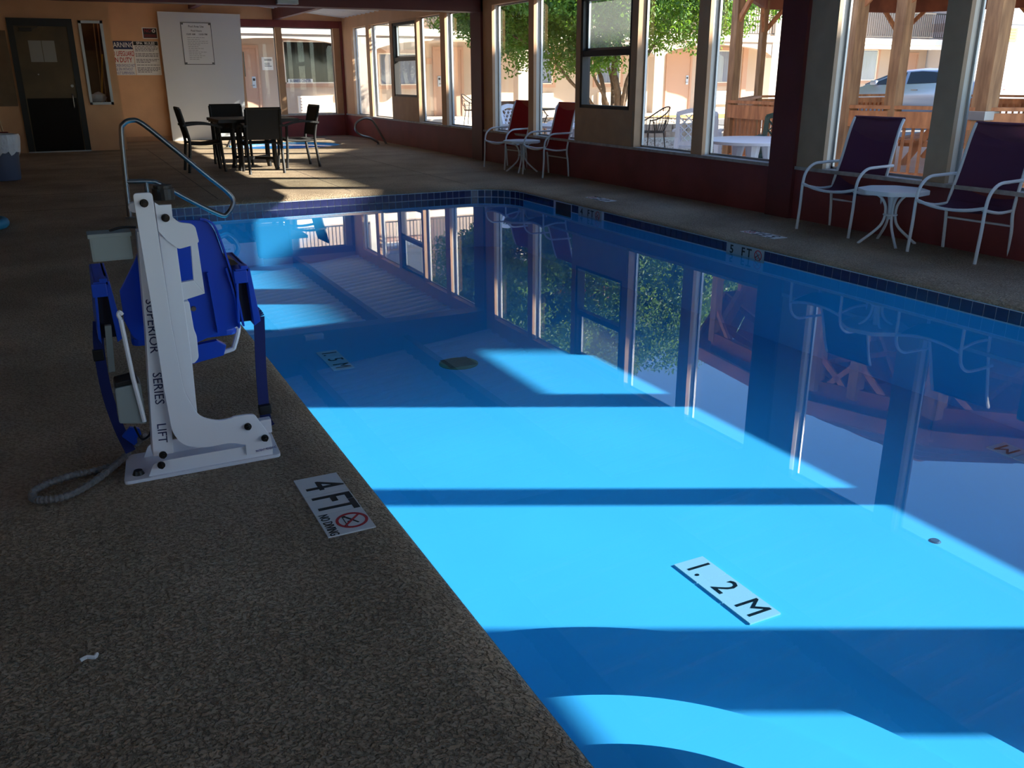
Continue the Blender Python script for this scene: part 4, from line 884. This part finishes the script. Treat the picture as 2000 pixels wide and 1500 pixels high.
def iron_chair(loc, rz, lab):
    t = thing('iron_chair', lab, 'chair', loc, rz)       # faces local -y
    MB().tube(arc3(.24, .42, 22), .012, 6, closed=True).build('seat_ring', iron, t, smooth=True)
    b = MB()
    for k in range(-4, 5): y = k*.05; q = math.sqrt(max(0, .235**2-y*y)); b.bar((-q, y, .42), (q, y, .42), .006, .006).bar((y, -q, .42), (y, q, .42), .006, .006)
    b.build('seat_mesh', iron, t)
    hoop = [(-.3, -.16, .60), (-.31, .0, .64), (-.29, .16, .74), (-.17, .28, .84), (0, .31, .87), (.17, .28, .84), (.29, .16, .74), (.31, 0, .64), (.3, -.16, .60)]
    P = cr(hoop, 5); MB().tube(P, .012, 6).build('back_hoop', iron, t, smooth=True)
    b = MB()
    for p in P[4::2][:-2]:
        q = Vector((p.x, p.y, 0)); f = q.normalized()*.235; b.tube([p, (p.x*.95, p.y*.95, .6), (f.x, f.y, .42)], .004, 5)
    for hz, kf in ((.56, .96), (.68, .99)): b.tube([(p.x*kf, p.y*kf, hz) for p in P if p.z > hz], .004, 5)
    b.build('back_mesh', iron, t)
    for x, y in ((-.2, -.14), (.2, -.14), (-.2, .16), (.2, .16)): MB().tube([(x*1.25, y*1.3, 0), (x, y, .42), (x*1.4, y*1.05, .62)], .011, 6).build('leg', iron, t)
    return t
i0 = iron_chair((9.95, 14.1, -.1), -2.6, 'round-backed wrought iron chair standing on the pale gravel before the planter')
dup(i0, (11.2, 25.0, -.06), .9, 'wrought iron basket chair far away by the motel walkway')
dup(i0, (9.2, 17.4, -.1), 2.3, 'wrought iron chair beside the iron patio table behind the red chairs')
dup(i0, (10.6, 18.0, -.1), -1.2, 'wrought iron chair on the tree side of the iron patio table')
def iron_table(loc, r, lab):
    t = thing('iron_table', lab, 'table', loc); MB().lathe([(0, .72), (r, .72), (r, .69), (0, .7)], 28).build('tabletop', iron, t)
    for k in range(4): a = k*PI/2+.4; MB().tube(cr([(math.cos(a)*r*.55, math.sin(a)*r*.55, .7), (math.cos(a)*r*.2, math.sin(a)*r*.2, .4), (math.cos(a)*r*.5, math.sin(a)*r*.5, 0)], 4), .014, 6).build('leg', iron, t, smooth=True)
iron_table((9.75, 18.5, -.1), .55, 'round iron patio table outside behind the nearer tall windows'); iron_table((11.75, 25.3, -.06), .4, 'small iron table by the far basket chair and wooden barrel')
t = thing('wooden_barrel', 'weathered wooden barrel planter outside beyond the maroon column', 'barrel', (11.4, 23.0, -.1))
MB().lathe([(.3, 0), (.37, .3), (.36, .6), (.33, .75), (.3, .75), (.3, .6), (0, .58)], 18).build('staves', mat('barrel_wood', (126, 100, 84), .85, rgb2=(90, 70, 60), vs_=6, stretch=(6, 6, .5)), t); 
for z in (.12, .55): MB().lathe([(.36 if z > .3 else .34, z), (.38 if z > .3 else .355, z), (.38 if z > .3 else .355, z+.05), (.36 if z > .3 else .34, z+.05)], 18).build('hoop', iron, t)
# ------------------------------------------------------------------ pool lift
L = thing('pool_lift', 'white pool lift with blue seat standing on the deck at pool edge', 'pool lift', (0, 3.0, 0))
bp = MB().prism(rpoly([(.035, 0), (.562, 0), (.575, .24), (.06, .24)], .02), 0, .012).build('base_plate', lift_w, L, bevel=.002)
MB().prism(rpoly([(.115, .012), (.535, .012), (.537, .06), (.165, .06), (.135, .055)], [0, 0, .01, .01, .02]), .012, .02, 'y').build('front_rail', lift_w, L)
MB().prism(rpoly([(.115, .012), (.535, .012), (.537, .06), (.165, .06), (.135, .055)], [0, 0, .01, .01, .02]), .19, .198, 'y').build('rear_rail', lift_w, L)
# L-shaped front plate
Lp = rpoly([(.190, .962), (.246, .962), (.250, .55), (.262, .30), (.30, .20), (.36, .175), (.405, .178), (.412, .182), (.455, .182), (.484, .178), (.532, .085), (.535, .03), (.442, .03), (.442, .07), (.393, .088), (.30, .085), (.235, .108), (.207, .16), (.2, .33), (.198, .6), (.192, .85)],
           [.012, .012, 0, .03, .05, .02, .01, .01, .015, .01, .01, 0, 0, 0, .02, .03, .03, .03, 0, 0, 0], 4)
MB().prism(Lp, .0, .012, 'y').build('front_plate', lift_w, L, bevel=.0015)
MB().prism(rpoly([(.25, .93), (.262, .92), (.299, .92), (.298, .88), (.315, .862), (.352, .855), (.363, .845), (.369, .795), (.352, .787), (.303, .777), (.27, .81), (.25, .84)], [0, 0, 0, 0, .01, .02, .012, .005, .01, .01, 0, 0], 4), .012, .026, 'y').build('head_plate', lift_w, L, bevel=.001)
MB().prism([(.25, .93), (.30, .78), (.302, .4), (.297, .2), (.262, .30), (.25, .55)], .02, .085, 'y').build('mast', lift_w, L, bevel=.003)
b = MB()
fr = [(.296, .79), (.342, .79), (.367, .62), (.30, .604)]
b.prism([(.345, .79), (.366, .792), (.37, .62), (.340, .668)], .03, .05, 'y').prism([(.300, .604), (.37, .62), (.340, .668), (.300, .664)], .03, .05, 'y').build('side_bracket', lift_w, L, bevel=.002)
MB().prism(rpoly([(.298, .60), (.318, .6), (.322, .5), (.328, .48), (.326, .4), (.31, .385), (.300, .385)], .012), .03, .09, 'y').build('rounded_guard', lift_w, L, bevel=.004)
# leaning lettered mast behind the front plate
lm = MB().prism([(.138, .075), (.205, .075), (.225, .5), (.222, .84), (.188, .84), (.172, .52)], .028, .10, 'y').build('lettered_mast', lift_w, L, bevel=.003)
dirn = math.atan2(.52-.096, .172-.141)
base = TR((.150, .0272, .10)) 
def down(body, x, z, s, sx=1.): return text(body, s, navy_p, lm, TR((x, .0272, z)) @ RX @ Matrix.Rotation(-(PI/2+.045), 4, 'Z'), sx=sx)
down('LIFT', .176, .155, .042, .95); down('SERIES', .184, .315, .042, .98); down('SUPERIOR', .193, .53, .042, .98)
text('PATENT PENDING', .011, blue_p, L, TR((.511, .0113-.012, .041)) @ RX @ Matrix.Rotation(.06, 4, 'Z'), sx=.8)
def bolt(x, z, r=.0085, y=-.001, par=L):
    b = MB(); b.cyl((x, y, z), (x, y-.006, z), r*1.5, 14).cyl((x, y-.006, z), (x, y-.016, z), r*1.1, 6).cyl((x, y-.016, z), (x, y-.026, z), r*.65, 10); b.build('bolt', dk_steel, par)
for x, z in ((.218, .931), (.456, .139), (.510, .085), (.168, .088), (.158, .052)): bolt(x, z)
bolt(.276, .880, y=.011)
MB().lathe([(0, .014), (.014, .014), (.02, 0)], 14).build('anchor_bolt', dk_steel, L, loc=(.085, .05, .012))
# folding knob and bar end behind the top
b = MB().cyl((.285, .075, .93), (.285, .075, .965), .034, 20).cyl((.285, .075, .965), (.285, .075, .975), .028, 20); b.build('cap', black_m, L)
MB().prism(rpoly(arc(.19, .915, .016, 0, 2*PI*11/12, 11), 0), .03, .06, 'y').build('pivot_boss', lift_w, L)
# grey control box on its arm and battery pack
MB().box((.048, .04, .752), (.168, .11, .838)).build('control_box', lift_g, L, bevel=.008)
MB().box((.044, .034, .826), (.172, .116, .840)).build('box_lid', lift_g, L, bevel=.004)
MB().tube(cr([(.11, .075, .842), (.15, .075, .85), (.19, .07, .848)], 4), .004, 6).build('cable', black_m, L)
bt = MB().prism(rpoly([(.05, .204), (.136, .188), (.134, .335), (.053, .328)], .008), .05, .14, 'y').build('battery_pack', lift_g, L, bevel=.006)
MB().prism([(.053, .328), (.13, .335), (.126, .355), (.057, .345)], .055, .135, 'y').build('battery_cap', black_m, bt, bevel=.004)
MB().tube([(.103, .045, .56), (.113, .045, .36), (.128, .045, .20)], .0075, 8).build('pull_bar', lift_w, L, smooth=True); MB().tube(cr([(.103, .045, .56), (.098, .045, .575), (.103, .045, .585), (.11, .045, .575)], 3), .0065, 6).build('pull_hook', lift_w, L, smooth=True)
MB().prism([(.055, .52), (.075, .52), (.065, .36), (.045, .36)], .14, .16, 'y').build('rear_strut', lift_g, L)
# blue seat : back shell, ribs, pan, armrest housings
seat = place('seat', None, L)
bk = rpoly([(.118, .62), (.118, .52), (.14, .45), (.30, .395), (.40, .43), (.50, .455), (.488, .62), (.447, .80), (.425, .838), (.36, .842), (.25, .845), (.21, .83), (.19, .74)], [0, 0, .02, .02, .02, .02, .02, .03, .02, .01, .02, .04, .02], 4)
MB().prism(bk, .19, .205, 'y').build('seat_back', blue_pl, seat, bevel=.003)
b = MB()
for pts in ([(.40, .845), (.425, .838), (.452, .80), (.49, .62), (.507, .455)], [(.405, .66), (.412, .55), (.418, .44)], [(.468, .67), (.487, .56), (.49, .45)], [(.20, .8), (.19, .7), (.18, .5)]):
    P = cr([(x, .183, z) for x, z in pts], 4)
    b = MB()
    for a, c in zip(P[:-1], P[1:]): b.bar(a, c, .024, .006, up=(1, 0, 0))
    b.build('seat_rib', blue_pl, seat)
MB().prism(rpoly([(.13, .20), (.49, .20), (.47, .58), (.15, .58)], .04), .42, .445).build('seat_pan', blue_pl, seat, bevel=.006)
def housing(x0, x1, name):
    h = place('armrest', None, seat)
    b = MB(); z0, z1 = .455, .665
    b.prism(rpoly([(x0, z0+.02), (x0+.012, z1), (x0+.02, z1), (x0+.008, z0)], 0), .16, .5, 'y')
    b.prism(rpoly([(x1-.018, z0), (x1-.028, z1), (x1-.014, z1), (x1+.006, z0+.015)], 0), .16, .5, 'y')
    b.box((x0+.014, .16, z1-.012), (x1-.018, .5, z1)); me = b.mesh('armrest', blue_pl, bevel=.002); h2 = place('shell', me, h)
    MB().prism([(x0+.012, z0+.01), (x0+.018, z1-.012), (x1-.024, z1-.012), (x1-.014, z0+.01)], .2, .49, 'y').build('inner_fill', mat('dark_navy_fill', (9, 14, 40), .6), h)  # solid dark block fills the armrest's inside
    b = MB().box((x0+.004, .155, z1-.05), (x0+.05, .19, z1-.005)).box((x0+.03, .16, z1-.005), (x0+.055, .2, z1+.01)); b.build('latch', blue_pl, h, bevel=.003)
housing(.485, .560, 'armrest'); housing(.03, .105, 'armrest')
MB().prism([(.478, .70), (.502, .69), (.515, .675), (.49, .672)], .2, .3, 'y').build('buckle', dk_steel, seat)
MB().lathe([(0, .005), (.008, .005), (.01, 0)], 10).build('rivet', chrome, seat); bpy.data.objects['rivet'].matrix_local = TR((.345, .188, .535)) @ RX
# foot rest
ft = MB().prism([(.33, .395), (.415, .403), (.445, .382), (.432, .345), (.32, .328)], .21, .24, 'y').build('foot_rest', blue_pl, L, bevel=.003)
MB().tube(cr([(.345, .225, .425), (.40, .225, .438), (.485, .225, .445), (.495, .225, .435), (.475, .225, .375), (.455, .225, .358), (.33, .225, .34)], 4), .009, 8).build('foot_rest_frame', lift_w, ft, smooth=True)
# straps
b = MB(); P = cr([(.548, .30, .50), (.582, .30, .46), (.584, .30, .42), (.574, .30, .25), (.566, .27, .07), (.575, .24, .03)], 5)
for a, c in zip(P[:-1], P[1:]): b.bar(a, c+(c-a)*.08, .04, .003, up=(0, 1, 0))
b.build('strap', blue_web, L); MB().box((.545, .255, .075), (.59, .285, .11)).build('strap_slide', black_m, L, bevel=.003)
MB().box((.53, .2, .02), (.575, .235, .075)).build('strap_anchor', lift_w, L, bevel=.004)
b = MB(); P = cr([(.04, .3, .5), (.028, .3, .4), (.03, .28, .25), (.05, .25, .12), (.075, .2, .04)], 5)
for a, c in zip(P[:-1], P[1:]): b.bar(a, c+(c-a)*.08, .035, .003, up=(0, 1, 0))
b.build('strap', blue_web, L); MB().box((.005, .29, .36), (.04, .315, .40)).build('strap_buckle', black_m, L, bevel=.004)
MB().prism([(.055, .10), (.085, .13), (.115, .12), (.12, .085), (.09, .06)], .2, .215, 'y').build('lap_belt', blue_pl, L)
b = MB(); P = cr([(.045, .29, .20), (.04, .28, .12), (.06, .26, .06), (.09, .24, .03)], 6)
b.tube(P, .008, 8).build('belt_edge', black_m, L, smooth=True)
MB().tube(cr([(.10, .2, .13), (.115, .15, .10), (.14, .12, .12), (.15, .1, .16)], 4), .004, 6).build('cable', black_m, L, smooth=True)
# ribbed cord bundle on the deck
P = cr([(.13, 3.17, .10), (.095, 3.22, .06), (.05, 3.20, .022), (-.01, 3.10, .02), (-.075, 3.01, .02), (-.14, 2.955, .02), (-.20, 2.955, .02), (-.235, 2.985, .02), (-.235, 3.04, .02), (-.19, 3.09, .02), (-.12, 3.12, .02), (-.06, 3.13, .018), (0, 3.15, .016)], 14)
rs = [.012+.002*math.sin(i*1.9) for i in range(len(P))]
tag(MB().tube(P, rs, 8).build('cord', mat('clear_ribbed_hose', (128, 122, 118), .3, var=.3, vs_=40, bump=.003, bs=120), smooth=True), 'pale ribbed cord looped on the deck behind the white lift base', 'cord')
